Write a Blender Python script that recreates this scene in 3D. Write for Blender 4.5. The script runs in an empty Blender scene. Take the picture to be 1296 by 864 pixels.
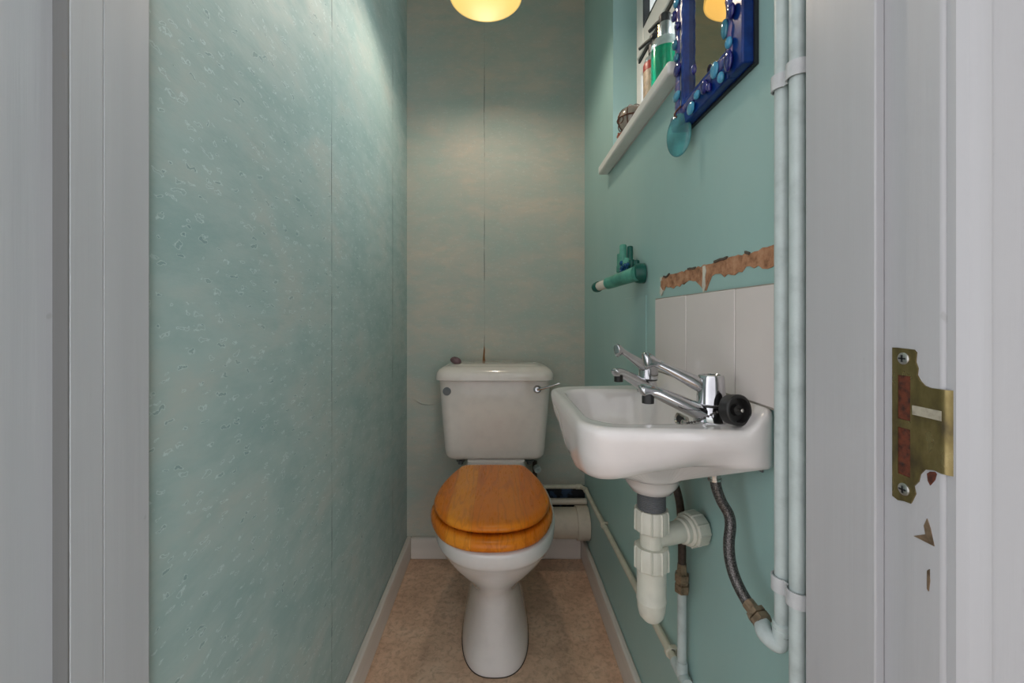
import bpy, bmesh, math, random
from mathutils import Vector, Matrix, noise as mnoise

random.seed(7)
C = bpy.context.scene.collection
SC = bpy.context.scene
PI = math.pi
K, U0, V0, HC = 535.0, 632.0, 404.0, 0.93          # focal (px of 1296), vanishing point, eye height

def P(px, py, d):
    """world point of a photo pixel at distance d into the room"""
    return Vector(((px - U0) / K * d, d, HC - (py - V0) / K * d))

# ------------------------------------------------------------------ room numbers
XL, XR, YF, YB, ZC = -0.3615, 0.3336, 0.42, 1.653, 2.35
YO = 0.2966                                        # hall face of the front wall

# ------------------------------------------------------------------ materials
def srgb(r, g, b):
    f = lambda c: (c / 12.92 if c <= 0.04045 else ((c + 0.055) / 1.055) ** 2.4)
    return (f(r / 255), f(g / 255), f(b / 255), 1.0)

class NT:
    def __init__(self, name):
        self.m = bpy.data.materials.new(name)
        self.m.use_nodes = True
        self.t = self.m.node_tree
        self.b = self.t.nodes['Principled BSDF']
        self.out = self.t.nodes['Material Output']
    def n(self, typ, **kw):
        nd = self.t.nodes.new(typ)
        for k, v in kw.items():
            setattr(nd, k, v)
        return nd
    def l(self, a, b):
        self.t.links.new(a, b)
    def val(self, sock, v):
        if hasattr(v, 'is_output'):
            self.l(v, sock)
        else:
            sock.default_value = v
    def math(self, op, a, b=0.0, c=0.0):
        nd = self.n('ShaderNodeMath', operation=op)
        for i, v in enumerate((a, b, c)):
            self.val(nd.inputs[i], v)
        return nd.outputs[0]
    def coord(self, scale=(1, 1, 1), loc=(0, 0, 0)):
        tc = self.n('ShaderNodeTexCoord')
        mp = self.n('ShaderNodeMapping')
        mp.inputs['Scale'].default_value = scale
        mp.inputs['Location'].default_value = loc
        self.l(tc.outputs['Object'], mp.inputs['Vector'])
        return mp.outputs[0]
    def noise(self, vec, scale=5, detail=4, rough=0.55, dist=0.0):
        nd = self.n('ShaderNodeTexNoise')
        self.l(vec, nd.inputs['Vector'])
        nd.inputs['Scale'].default_value = scale
        nd.inputs['Detail'].default_value = detail
        nd.inputs['Roughness'].default_value = rough
        nd.inputs['Distortion'].default_value = dist
        return nd.outputs['Fac']
    def ramp(self, fac, stops):
        nd = self.n('ShaderNodeValToRGB')
        el = nd.color_ramp.elements
        while len(el) < len(stops):
            el.new(0.5)
        for e, (p, c) in zip(el, stops):
            e.position = p
            e.color = c if len(c) == 4 else (*c, 1)
        self.l(fac, nd.inputs[0])
        return nd.outputs[0]
    def mix(self, fac, a, b, blend='MIX'):
        nd = self.n('ShaderNodeMix', data_type='RGBA', blend_type=blend)
        self.val(nd.inputs[0], fac)
        self.val(nd.inputs[6], a)
        self.val(nd.inputs[7], b)
        return nd.outputs[2]
    def range(self, v, a, b, c=0.0, d=1.0, smooth=True):
        nd = self.n('ShaderNodeMapRange', interpolation_type='SMOOTHSTEP' if smooth else 'LINEAR')
        self.val(nd.inputs[0], v)
        for i, x in enumerate((a, b, c, d)):
            nd.inputs[i + 1].default_value = x
        return nd.outputs[0]
    def bump(self, h, strength=0.3, dist=0.01):
        nd = self.n('ShaderNodeBump')
        nd.inputs['Strength'].default_value = strength
        nd.inputs['Distance'].default_value = dist
        self.l(h, nd.inputs['Height'])
        self.l(nd.outputs[0], self.b.inputs['Normal'])
    def set(self, color=None, rough=None, metal=None, **kw):
        if color is not None: self.val(self.b.inputs['Base Color'], color)
        if rough is not None: self.val(self.b.inputs['Roughness'], rough)
        if metal is not None: self.val(self.b.inputs['Metallic'], metal)
        for k, v in kw.items():
            self.val(self.b.inputs[k.replace('_', ' ')], v)
        return self

def simple(name, col, rough=0.5, metal=0.0, var=0.06, scale=30, bump=0.0, bscale=200, **kw):
    """a plain coat with a little procedural variation"""
    t = NT(name)
    n = t.noise(t.coord(), scale, 4)
    c2 = tuple(max(0, x * (1 - var * 2.2)) for x in col[:3]) + (1,)
    c3 = tuple(min(1, x * (1 + var)) for x in col[:3]) + (1,)
    t.set(t.ramp(n, [(0.3, c2), (0.5, col), (0.7, c3)]), rough, metal, **kw)
    if bump:
        t.bump(t.noise(t.coord(), bscale, 3), bump, 0.002)
    return t.m

def wallpaper(name, ax, seams, fleck, base, pale, warm):
    """mottled sea-wash wallpaper with torn-foam flecks; ax = horizontal axis of the wall"""
    t = NT(name)
    hs = (1, 1, 1.75)
    v = t.coord(hs)
    n1 = t.noise(v, 5.0, 6, 0.62, 0.3)
    n2 = t.noise(t.coord((1, 1, 2.6), (3, 5, 1)), 13.0, 5, 0.6)
    n3 = t.noise(t.coord((1, 1, 3.5), (1, 2, 7)), 70, 3, 0.6)
    col = t.ramp(n1, [(0.33, base), (0.5, pale), (0.66, warm)])
    col = t.mix(t.range(n2, 0.45, 0.7, 0.0, 0.5), col, base)
    col = t.mix(t.range(n3, 0.4, 0.75, 0.0, 0.22), col, pale)
    # flecks: stretched cells, some of them filled
    sc = (31, 31, 84)
    wob = t.n('ShaderNodeTexNoise'); wob.inputs['Scale'].default_value = 75; wob.inputs['Detail'].default_value = 3
    t.l(t.coord(), wob.inputs['Vector'])
    add = t.n('ShaderNodeVectorMath', operation='MULTIPLY_ADD')
    t.l(wob.outputs['Color'], add.inputs[0])
    add.inputs[1].default_value = (1.1, 1.5, 0)
    sxf = t.n('ShaderNodeSeparateXYZ'); t.l(t.coord(sc), sxf.inputs[0])
    flat = t.n('ShaderNodeCombineXYZ'); t.l(sxf.outputs[ax], flat.inputs[0]); t.l(sxf.outputs[2], flat.inputs[1])
    t.l(flat.outputs[0], add.inputs[2])
    vo = t.n('ShaderNodeTexVoronoi', feature='F1', voronoi_dimensions='2D')
    vo.inputs['Scale'].default_value = 1.0
    vo.inputs['Randomness'].default_value = 1.0
    t.l(add.outputs[0], vo.inputs['Vector'])
    sep = t.n('ShaderNodeSeparateColor')
    t.l(vo.outputs['Color'], sep.inputs[0])
    on = t.range(sep.outputs[0], 0.28, 0.30)
    size = t.math('MULTIPLY_ADD', sep.outputs[1], 0.14, 0.06)
    d = t.math('SUBTRACT', vo.outputs['Distance'], size)
    inside = t.math('MULTIPLY', t.range(d, -0.02, 0.03, 1.0, 0.0), on)
    ring = t.math('MULTIPLY', t.math('MULTIPLY', t.range(d, -0.05, 0.0), t.range(d, 0.015, 0.085, 1.0, 0.0)), on)
    col = t.mix(t.math('MULTIPLY', ring, 0.55 * fleck), col, srgb(208, 224, 222))
    dk = t.math('MULTIPLY', inside, t.range(sep.outputs[2], 0.3, 0.9, 0.04, 0.42 * fleck))
    col = t.mix(dk, col, srgb(92, 120, 122))
    # open seams between the drops
    tc = t.n('ShaderNodeTexCoord')
    sx = t.n('ShaderNodeSeparateXYZ')
    t.l(tc.outputs['Object'], sx.inputs[0])
    h, z = sx.outputs[ax], sx.outputs[2]
    height = t.math('MULTIPLY', ring, 0.5)
    for s, w in seams:
        zz = t.n('ShaderNodeCombineXYZ')
        t.l(z, zz.inputs[0]); zz.inputs[1].default_value = s * 10
        wav = t.noise(zz.outputs[0], 6, 3)
        off = t.math('ABSOLUTE', t.math('SUBTRACT', t.math('MULTIPLY_ADD', wav, 0.006, s - 0.003), h))
        gap = t.noise(zz.outputs[0], 4.3, 4, 0.7)
        wid = t.range(gap, 0.42, 0.62, 0.0002, w)
        line = t.range(t.math('SUBTRACT', off, wid), -0.0004, 0.0004, 1.0, 0.0)
        col = t.mix(t.math('MULTIPLY', line, 0.85), col, srgb(52, 62, 58))
    # small holes and specks
    sp = t.noise(t.coord((1, 1, 1), (9, 4, 2)), 95, 1)
    col = t.mix(t.range(sp, 0.83, 0.86, 0, 0.8), col, srgb(60, 65, 60))
    t.set(col, t.range(n2, 0.3, 0.7, 0.5, 0.68))
    hh = t.math('ADD', height, t.math('MULTIPLY', n3, 0.35))
    t.bump(hh, 0.22 * max(fleck, 0.6), 0.004)
    return t.m

def painted_wood(name, col, dirt=0.3, axis_scale=(1, 1, 0.03)):
    t = NT(name)
    g = t.noise(t.coord(tuple(90 * s for s in axis_scale)), 1.0, 4, 0.6)
    g2 = t.noise(t.coord(tuple(22 * s for s in axis_scale), (3, 2, 1)), 1.0, 3)
    dark = tuple(x * 0.86 for x in col[:3]) + (1,)
    c = t.mix(t.range(g2, 0.35, 0.7, 0, 0.55), col, dark)
    sp = t.noise(t.coord((1, 1, 0.5)), 55, 2)
    c = t.mix(t.range(sp, 0.74, 0.78, 0, dirt), c, srgb(110, 104, 98))
    t.set(c, t.range(g, 0.3, 0.7, 0.32, 0.5))
    t.bump(g, 0.25, 0.0015)
    return t.m

M = {}
M['paper_left'] = wallpaper('paper_left', 1, [(0.912, 0.0017), (1.432, 0.0026)], 1.0,
                            srgb(148, 172, 170), srgb(164, 183, 180), srgb(174, 184, 179))
M['paper_back'] = wallpaper('paper_back', 0, [(-0.0587, 0.0013)], 0.35,
                            srgb(160, 173, 164), srgb(174, 175, 164), srgb(187, 179, 164))

def wall_paint():
    t = NT('mint_paint')
    n = t.noise(t.coord((1, 1, 0.6)), 4, 4)
    c = t.ramp(n, [(0.3, srgb(148, 183, 180)), (0.55, srgb(155, 188, 184)), (0.75, srgb(162, 191, 187))])
    sp = t.noise(t.coord((1, 1, 1), (4, 4, 4)), 80, 1)
    c = t.mix(t.range(sp, 0.82, 0.85, 0, 0.7), c, srgb(90, 105, 100))
    t.set(c, 0.36)
    t.bump(t.noise(t.coord((1, 1, 0.35)), 60, 4), 0.08, 0.003)
    return t.m
M['mint'] = wall_paint()
M['hall_wall'] = simple('hall_wall_paint', srgb(205, 204, 200), 0.7, bump=0.1)
M['ceiling'] = simple('ceiling_paint', srgb(205, 206, 200), 0.8, bump=0.2, bscale=90)
M['gloss_white'] = painted_wood('gloss_white_wood', srgb(178, 178, 181), 0.25)
M['skirt_y'] = painted_wood('skirting_paint_long', srgb(218, 210, 202), 0.35, (1, 0.03, 1))
M['skirt_x'] = painted_wood('skirting_paint_cross', srgb(214, 206, 198), 0.35, (0.03, 1, 1))
M['rebate_grey'] = painted_wood('grey_rebate', srgb(112, 110, 109), 0.5)

def floor_mat():
    t = NT('tan_floor')
    v = t.coord()
    n1 = t.noise(v, 9, 6, 0.65)
    n2 = t.noise(t.coord((1, 1, 1), (2, 3, 0)), 60, 5, 0.7, 0.6)
    c = t.ramp(n1, [(0.3, srgb(196, 160, 134)), (0.52, srgb(222, 186, 158)), (0.72, srgb(232, 202, 176))])
    c = t.mix(t.range(n2, 0.42, 0.68, 0.0, 0.55), c, srgb(162, 128, 106))
    n3 = t.noise(t.coord((1, 1, 1), (7, 1, 0)), 140, 3, 0.6)
    c = t.mix(t.range(n3, 0.55, 0.75, 0, 0.35), c, srgb(214, 188, 164))
    sp = t.noise(t.coord((1, 1, 1), (1, 8, 0)), 46, 1)
    c = t.mix(t.range(sp, 0.8, 0.82, 0, 0.8), c, srgb(60, 44, 36))
    t.set(c, 0.6)
    t.bump(n2, 0.15, 0.002)
    return t.m
M['floor'] = floor_mat()
M['hall_floor'] = simple('hall_floor', srgb(160, 140, 120), 0.8, bump=0.3)

M['ceramic'] = simple('white_glazed_ceramic', srgb(222, 216, 214), 0.12, var=0.015, Coat_Weight=0.4, Coat_Roughness=0.05)
M['ceramic_old'] = simple('cream_glazed_ceramic', srgb(222, 212, 204), 0.14, var=0.02, Coat_Weight=0.4, Coat_Roughness=0.06)
M['chrome'] = simple('chrome', srgb(205, 205, 208), 0.08, 1.0, var=0.05)
M['chrome_worn'] = simple('worn_chrome', srgb(190, 186, 180), 0.22, 1.0, var=0.2, scale=120)
M['black_rubber'] = simple('black_rubber', srgb(30, 29, 29), 0.45, bump=0.1)
M['black_gasket'] = simple('black_gasket', srgb(22, 23, 25), 0.6)
M['white_plastic'] = simple('white_plastic', srgb(205, 203, 190), 0.35, var=0.05, bump=0.05)
M['cream_plastic'] = simple('cream_plastic', srgb(200, 188, 172), 0.4, var=0.05)
M['grey_plastic'] = simple('grey_plastic', srgb(104, 106, 108), 0.45)
M['pipe_paint'] = simple('pale_blue_pipe_paint', srgb(182, 193, 192), 0.38, var=0.08, scale=40, bump=0.25, bscale=120)
M['pipe_cream'] = simple('cream_pipe_paint', srgb(196, 190, 172), 0.4, var=0.08, bump=0.2, bscale=150)
M['bronze'] = simple('dull_brass_nut', srgb(150, 128, 106), 0.4, 0.7, var=0.25, scale=90)
M['brown_hose'] = simple('brown_hose', srgb(70, 56, 48), 0.5, 0.2, var=0.2, scale=150)
M['clip_paint'] = simple('painted_clip', srgb(190, 192, 194), 0.4, var=0.06, bump=0.2)
M['upvc'] = simple('upvc', srgb(225, 222, 218), 0.3, var=0.02)
M['dark_hole'] = NT('dark_void_with_blue_paint').m

def void_mat():
    t = NT('exposed_dark_wall')
    n = t.noise(t.coord((1, 1, 1)), 16, 4)
    c = t.ramp(n, [(0.4, srgb(22, 24, 28)), (0.52, srgb(32, 36, 44)), (0.56, srgb(52, 72, 98)), (0.75, srgb(66, 84, 108))])
    t.set(c, 0.8)
    t.bump(n, 0.5, 0.01)
    return t.m
M['void'] = void_mat()

def braid():
    t = NT('braided_steel')
    v = t.coord()
    w = t.n('ShaderNodeTexVoronoi'); w.inputs['Scale'].default_value = 620
    t.l(v, w.inputs['Vector'])
    t.set(t.ramp(w.outputs['Distance'], [(0.1, srgb(120, 116, 113)), (0.45, srgb(92, 88, 86)), (0.7, srgb(62, 59, 58))]), 0.36, 0.7)
    t.bump(w.outputs['Distance'], -0.5, 0.001)
    return t.m
M['braid'] = braid()

def wood():
    t = NT('varnished_pine')
    tc = t.n('ShaderNodeTexCoord'); sx = t.n('ShaderNodeSeparateXYZ'); t.l(tc.outputs['Object'], sx.inputs[0])
    x = sx.outputs[0]
    idx = t.math('FLOOR', t.math('DIVIDE', t.math('ADD', x, 0.487), 0.062))
    wn = t.n('ShaderNodeTexWhiteNoise', noise_dimensions='1D'); t.l(idx, wn.inputs['W'])
    off = t.n('ShaderNodeCombineXYZ')
    t.l(t.math('MULTIPLY', wn.outputs['Value'], 7.0), off.inputs[0])
    t.l(t.math('MULTIPLY', wn.outputs['Value'], 3.0), off.inputs[1])
    add = t.n('ShaderNodeVectorMath', operation='ADD')
    t.l(t.coord((1, 0.12, 0.6)), add.inputs[0]); t.l(off.outputs[0], add.inputs[1])
    big = t.noise(add.outputs[0], 13, 3, 0.5, 0.4)
    rings = t.math('SINE', t.math('MULTIPLY', big, 62.0))
    fine = t.noise(add.outputs[0], 190, 3, 0.6)
    c = t.ramp(wn.outputs['Value'], [(0.0, srgb(192, 94, 12)), (0.5, srgb(212, 116, 24)), (1.0, srgb(230, 146, 46))])
    c = t.mix(t.range(rings, 0.4, 1.0, 0, 0.32), c, srgb(160, 74, 14))
    c = t.mix(t.range(fine, 0.5, 0.75, 0, 0.22), c, srgb(160, 78, 20))
    f = t.math('ABSOLUTE', t.math('SUBTRACT', t.math('FRACT', t.math('DIVIDE', t.math('ADD', x, 0.487), 0.062)), 0.5))
    c = t.mix(t.range(f, 0.485, 0.5, 0, 0.35), c, srgb(110, 52, 18))
    t.set(c, t.range(fine, 0.3, 0.7, 0.26, 0.36), Specular_IOR_Level=0.25, Coat_Weight=0.06, Coat_Roughness=0.15)
    return t.m
M['wood'] = wood()

def plaster():
    t = NT('brown_plaster')
    n = t.noise(t.coord((1, 1, 1)), 55, 5, 0.65)
    c = t.ramp(n, [(0.3, srgb(112, 74, 50)), (0.5, srgb(172, 124, 92)), (0.7, srgb(190, 146, 114))])
    t.set(c, 0.9)
    t.bump(n, 0.7, 0.004)
    return t.m
M['plaster'] = plaster()
M['filler'] = simple('white_filler', srgb(205, 200, 186), 0.8, bump=0.4)
M['grout'] = simple('grout', srgb(148, 142, 132), 0.9)
M['tile'] = simple('white_tile', srgb(218, 209, 206), 0.16, var=0.02, scale=6)
M['pebble'] = simple('purple_stone', srgb(110, 84, 88), 0.6, var=0.2, scale=60, bump=0.3)

def brass():
    t = NT('tarnished_brass')
    n = t.noise(t.coord((1, 1, 0.5)), 70, 4)
    c = t.ramp(n, [(0.3, srgb(84, 75, 54)), (0.5, srgb(124, 110, 70)), (0.7, srgb(146, 131, 90))])
    t.set(c, t.range(n, 0.3, 0.7, 0.45, 0.25), 0.75)
    t.bump(n, 0.15, 0.001)
    return t.m
M['brass'] = brass()
M['rust_wood'] = simple('raw_red_wood', srgb(86, 38, 18), 0.75, var=0.45, scale=160, bump=0.5, bscale=300)
M['screw'] = simple('screw_steel', srgb(165, 165, 160), 0.3, 0.9, var=0.15, scale=200)

def frame_blue():
    t = NT('blue_glazed_frame')
    n = t.noise(t.coord(), 26, 4, 0.6)
    c = t.ramp(n, [(0.3, srgb(8, 34, 92)), (0.55, srgb(12, 52, 126)), (0.75, srgb(24, 70, 146))])
    t.set(c, 0.26, Specular_IOR_Level=0.35)
    t.bump(t.noise(t.coord(), 40, 2), 0.06, 0.004)
    return t.m
M['blue'] = frame_blue()
def border():
    t = NT('mauve_blue_border')
    n = t.noise(t.coord((1, 1, 1)), 55, 4, 0.6, 0.5)
    c = t.ramp(n, [(0.35, srgb(28, 48, 118)), (0.5, srgb(72, 78, 138)), (0.62, srgb(124, 98, 132)), (0.75, srgb(40, 60, 128))])
    t.set(c, 0.16, Coat_Weight=0.5)
    t.bump(n, 0.4, 0.004)
    return t.m
M['border'] = border()
M['frame_edge'] = simple('frame_edge_black', srgb(26, 27, 34), 0.4)
M['mirror'] = simple('mirror_silver', srgb(228, 214, 186), 0.015, 1.0, var=0.0)
def gem(name, col, rough=0.06):
    t = NT(name)
    n = t.noise(t.coord(), 60, 2)
    dk = tuple(x * 0.6 for x in col[:3]) + (1,)
    t.set(t.mix(n, dk, col), rough, Transmission_Weight=0.35, IOR=1.5, Coat_Weight=0.6)
    return t.m
M['gem_sky'] = gem('sky_blue_glass', srgb(96, 196, 240))
M['gem_navy'] = gem('navy_glass', srgb(34, 30, 140))
M['gem_teal'] = gem('teal_glass', srgb(60, 150, 180))
def frosted(name, col, trans=0.55, rough=0.3):
    t = NT(name)
    n = t.noise(t.coord(), 22, 4, 0.6)
    dk = tuple(x * 0.6 for x in col[:3]) + (1,)
    t.set(t.mix(t.range(n, 0.4, 0.65), col, dk), rough, Transmission_Weight=trans, IOR=1.4)
    return t.m
M['sea_glass'] = frosted('teal_sea_glass', srgb(128, 204, 208), 0.7, 0.12)
M['cactus'] = frosted('green_resin', srgb(104, 182, 160), 0.25, 0.28)
M['cactus_deep'] = frosted('deep_green_resin', srgb(34, 104, 92), 0.2, 0.3)
M['cactus_blue'] = frosted('blue_resin_chips', srgb(48, 104, 150), 0.3, 0.15)
M['pin_white'] = simple('white_pin', srgb(214, 204, 190), 0.4)
M['green_soap'] = gem('green_soap', srgb(24, 176, 130), 0.1)
M['clear_plastic'] = gem('clear_plastic', srgb(210, 222, 220), 0.08)
M['label_cream'] = simple('cream_bottle', srgb(205, 178, 150), 0.4, var=0.15, scale=120)
M['label_red'] = simple('red_band', srgb(170, 44, 30), 0.4)
M['gold'] = simple('brushed_gold', srgb(205, 160, 96), 0.25, 0.9)
M['silver'] = simple('brushed_silver', srgb(190, 194, 198), 0.25, 0.9)
M['ball_glass'] = gem('smoky_ball_glass', srgb(196, 182, 168), 0.1)
M['copper_wire'] = simple('copper_wire', srgb(96, 62, 46), 0.4, 0.6)
M['terracotta'] = simple('terracotta', srgb(150, 76, 48), 0.6)
M['brown_paper'] = simple('brown_backing', srgb(128, 86, 50), 0.85)

def glass_pane():
    t = NT('window_glass')
    tr = t.n('ShaderNodeBsdfTransparent'); tr.inputs[0].default_value = (0.93, 0.94, 0.94, 1)
    gl = t.n('ShaderNodeBsdfGlossy'); gl.inputs['Roughness'].default_value = 0.03
    fr = t.n('ShaderNodeFresnel'); fr.inputs[0].default_value = 1.45
    mx = t.n('ShaderNodeMixShader')
    t.l(fr.outputs[0], mx.inputs[0]); t.l(tr.outputs[0], mx.inputs[1]); t.l(gl.outputs[0], mx.inputs[2])
    t.l(mx.outputs[0], t.out.inputs['Surface'])
    return t.m
M['pane'] = glass_pane()

def emit(name, col, strength, var=0.0):
    t = NT(name)
    t.set(col, 0.4)
    n = t.noise(t.coord(), 8, 2)
    t.val(t.b.inputs['Emission Color'], t.mix(t.math('MULTIPLY', n, var), col, srgb(255, 240, 190)))
    t.b.inputs['Emission Strength'].default_value = strength
    return t.m
M['bulb'] = emit('lit_bulb', (1.0, 0.85, 0.70, 1), 190.0)
M['shade'] = emit('lit_yellow_glass_shade', (1.0, 0.66, 0.18, 1), 0.72, 0.25)
M['shade'].node_tree.nodes['Principled BSDF'].inputs['Base Color'].default_value = (0.02, 0.012, 0.002, 1)
M['shade'].node_tree.nodes['Principled BSDF'].inputs['Specular IOR Level'].default_value = 0.05
M['cord'] = simple('white_cord', srgb(215, 212, 205), 0.5)

# ------------------------------------------------------------------ mesh building
class MB:
    def __init__(self):
        self.v, self.f, self.mi = [], [], []
        self.mat = 0
    def add(self, vs, fs):
        o = len(self.v)
        self.v += [Vector(p) for p in vs]
        self.f += [tuple(i + o for i in f) for f in fs]
        self.mi += [self.mat] * len(fs)
        return self
    def box(self, x0, x1, y0, y1, z0, z1):
        vs = [(x, y, z) for z in (z0, z1) for y in (y0, y1) for x in (x0, x1)]
        return self.add(vs, [(0, 2, 3, 1), (4, 5, 7, 6), (0, 1, 5, 4), (2, 6, 7, 3), (0, 4, 6, 2), (1, 3, 7, 5)])
    def loft(self, rings, cap0=True, cap1=True):
        n = len(rings[0])
        vs = [p for r in rings for p in r]
        fs = []
        for k in range(len(rings) - 1):
            for i in range(n):
                j = (i + 1) % n
                fs.append((k * n + i, k * n + j, (k + 1) * n + j, (k + 1) * n + i))
        if cap0: fs.append(tuple(reversed(range(n))))
        if cap1: fs.append(tuple((len(rings) - 1) * n + i for i in range(n)))
        return self.add(vs, fs)
    def tube(self, path, r, seg=14, caps=True, flat=None):
        """tube along points; r number or list; flat=(side scale, up scale)"""
        path = [Vector(p) for p in path]
        n = len(path)
        rs = r if isinstance(r, (list, tuple)) else [r] * n
        rings = []
        up = None
        for i, p in enumerate(path):
            a = path[max(0, i - 1)]; b = path[min(n - 1, i + 1)]
            t = (b - a).normalized()
            if up is None:
                ref = Vector((0, 0, 1)) if abs(t.z) < 0.9 else Vector((0, 1, 0))
                up = (ref - t * ref.dot(t)).normalized()
            else:
                up = (up - t * up.dot(t)).normalized()
            s = t.cross(up)
            fs = flat[i] if flat else (1, 1)
            rings.append([p + s * (math.cos(2 * PI * k / seg) * rs[i] * fs[0]) + up * (math.sin(2 * PI * k / seg) * rs[i] * fs[1]) for k in range(seg)])
        return self.loft(rings, caps, caps)
    def lathe(self, prof, base, axis=(0, 0, 1), seg=28, cap=True, ref=None):
        """prof = [(r, t)] revolved about axis from base"""
        a = Vector(axis).normalized()
        rf = Vector(ref) if ref else (Vector((1, 0, 0)) if abs(a.x) < 0.9 else Vector((0, 1, 0)))
        u = (rf - a * rf.dot(a)).normalized()
        w = a.cross(u)
        base = Vector(base)
        rings = [[base + a * t + u * (r * math.cos(2 * PI * k / seg)) + w * (r * math.sin(2 * PI * k / seg)) for k in range(seg)] for r, t in prof]
        return self.loft(rings, cap, cap)
    def ell(self, c, rx, ry, rz, seg=16, rng=10, rot=None):
        c = Vector(c)
        rings = []
        for j in range(1, rng):
            th = PI * j / rng
            ring = []
            for k in range(seg):
                ph = 2 * PI * k / seg
                p = Vector((rx * math.sin(th) * math.cos(ph), ry * math.sin(th) * math.sin(ph), -rz * math.cos(th)))
                if rot is not None: p = rot @ p
                ring.append(c + p)
            rings.append(ring)
        n = len(rings)
        vs = [p for r in rings for p in r]
        s = Vector((0, 0, -rz)); e = Vector((0, 0, rz))
        if rot is not None: s = rot @ s; e = rot @ e
        vs += [c + s, c + e]
        fs = []
        for k in range(n - 1):
            for i in range(seg):
                j = (i + 1) % seg
                fs.append((k * seg + i, k * seg + j, (k + 1) * seg + j, (k + 1) * seg + i))
        for i in range(seg):
            j = (i + 1) % seg
            fs.append((n * seg, j, i))
            fs.append((n * seg + 1, (n - 1) * seg + i, (n - 1) * seg + j))
        return self.add(vs, fs)
    def build(self, name, mats, parent=None, angle=35, bevel=0, bseg=2, subsurf=0, loc=None):
        if not isinstance(mats, (list, tuple)): mats = [mats]
        org = Vector(loc) if loc is not None else (parent_origin(parent) if parent else Vector((0, 0, 0)))
        me = bpy.data.meshes.new(name)
        me.from_pydata([v - org for v in self.v], [], self.f)
        for m in mats: me.materials.append(m)
        for p, i in zip(me.polygons, self.mi):
            p.material_index = i
            p.use_smooth = True
        bm = bmesh.new(); bm.from_mesh(me)
        bmesh.ops.recalc_face_normals(bm, faces=bm.faces)
        bm.to_mesh(me); bm.free()
        me.set_sharp_from_angle(angle=math.radians(angle))
        o = bpy.data.objects.new(name, me)
        C.objects.link(o)
        if parent:
            o.parent = parent
            if loc is not None: o.location = org - parent_origin(parent)
        else:
            o.location = org
        if bevel:
            b = o.modifiers.new('bevel', 'BEVEL'); b.width = bevel; b.segments = bseg; b.limit_method = 'ANGLE'; b.angle_limit = math.radians(40)
        if subsurf:
            s = o.modifiers.new('sub', 'SUBSURF'); s.levels = s.render_levels = subsurf
        return o

def parent_origin(o):
    p = Vector(o.location)
    while o.parent:
        o = o.parent; p += o.location
    return p

def tag(o, label, cat, group=None):
    o['label'] = label; o['category'] = cat
    if group: o['group'] = group
    return o
def thing(name, label, cat, loc, group=None):
    o = bpy.data.objects.new(name, None); C.objects.link(o)
    o.location = loc; o.empty_display_size = 0.05
    return tag(o, label, cat, group)
def struct(o, label=None):
    o['kind'] = 'structure'
    if label: o['label'] = label
    return o

def catmull(pts, n=10, closed=False):
    pts = [Vector(p) for p in pts]
    out = []
    N = len(pts)
    for i in range(N if closed else N - 1):
        if closed:
            p0, p1, p2, p3 = pts[(i - 1) % N], pts[i], pts[(i + 1) % N], pts[(i + 2) % N]
        else:
            p1, p2 = pts[i], pts[i + 1]
            p0 = pts[i - 1] if i else p1 * 2 - p2
            p3 = pts[i + 2] if i + 2 < N else p2 * 2 - p1
        for k in range(n):
            t = k / n
            out.append(0.5 * (2 * p1 + (p2 - p0) * t + (2 * p0 - 5 * p1 + 4 * p2 - p3) * t * t + (3 * p1 - p0 - 3 * p2 + p3) * t ** 3))
    if not closed: out.append(pts[-1])
    return out

def rrect(x0, x1, y0, y1, r, z, n=8):
    """rounded rectangle ring in plan"""
    r = min(r, (x1 - x0) / 2 - 1e-5, (y1 - y0) / 2 - 1e-5)
    out = []
    for cx, cy, a0 in ((x1 - r, y1 - r, 0), (x0 + r, y1 - r, 90), (x0 + r, y0 + r, 180), (x1 - r, y0 + r, 270)):
        for k in range(n + 1):
            a = math.radians(a0 + 90 * k / n)
            out.append(Vector((cx + r * math.cos(a), cy + r * math.sin(a), z)))
    return out

def ss(a, b, x):
    t = max(0, min(1, (x - a) / (b - a)))
    return t * t * (3 - 2 * t)

# ------------------------------------------------------------------ the room
struct(MB().box(-1.7, 1.05, -1.4, YO + 0.06, -0.05, -0.002).build('floor', M['hall_floor']), 'hall floor outside the doorway')
struct(MB().box(XL - 0.1, XR + 0.13, YO + 0.06, YB + 0.1, -0.05, 0.0).build('floor', M['floor']), 'mottled tan floor of the toilet room')
struct(MB().box(XL - 0.1, XR + 0.13, YO, YB + 0.1, ZC, ZC + 0.08).build('ceiling', M['ceiling']))
struct(MB().box(XL - 0.1, XL, YF, YB + 0.1, 0, ZC).build('wall_left', M['paper_left']), 'long wall in mottled teal wallpaper with raised flecks')
struct(MB().box(XL, XR, YB, YB + 0.1, 0, ZC).build('wall_back', M['paper_back']), 'end wall in mottled pale wallpaper behind the toilet')
WY0, WY1, WZ0, WZ1 = 0.79, 1.24, 1.371, 2.12          # window opening in the right wall
XO = 0.462
w = MB()
w.box(XR, XO, YF, WY0, 0, ZC).box(XR, XO, WY1, YB + 0.1, 0, ZC).box(XR, XO, WY0, WY1, 0, WZ0).box(XR, XO, WY0, WY1, WZ1, ZC)
struct(w.build('wall_right', M['mint']), 'smooth mint green painted wall with window, mirror and basin')
DZ = 2.02
JL, JR = -0.3595, 0.312                               # jamb faces
w = MB()
w.box(-1.7, JL - 0.03, YO, YF, 0, 2.45).box(JR + 0.03, 1.7, YO, YF, 0, 2.45).box(JL - 0.03, JR + 0.03, YO, YF, DZ + 0.03, 2.45)
struct(w.build('wall_front', M['hall_wall']), 'hall wall around the doorway')

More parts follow.
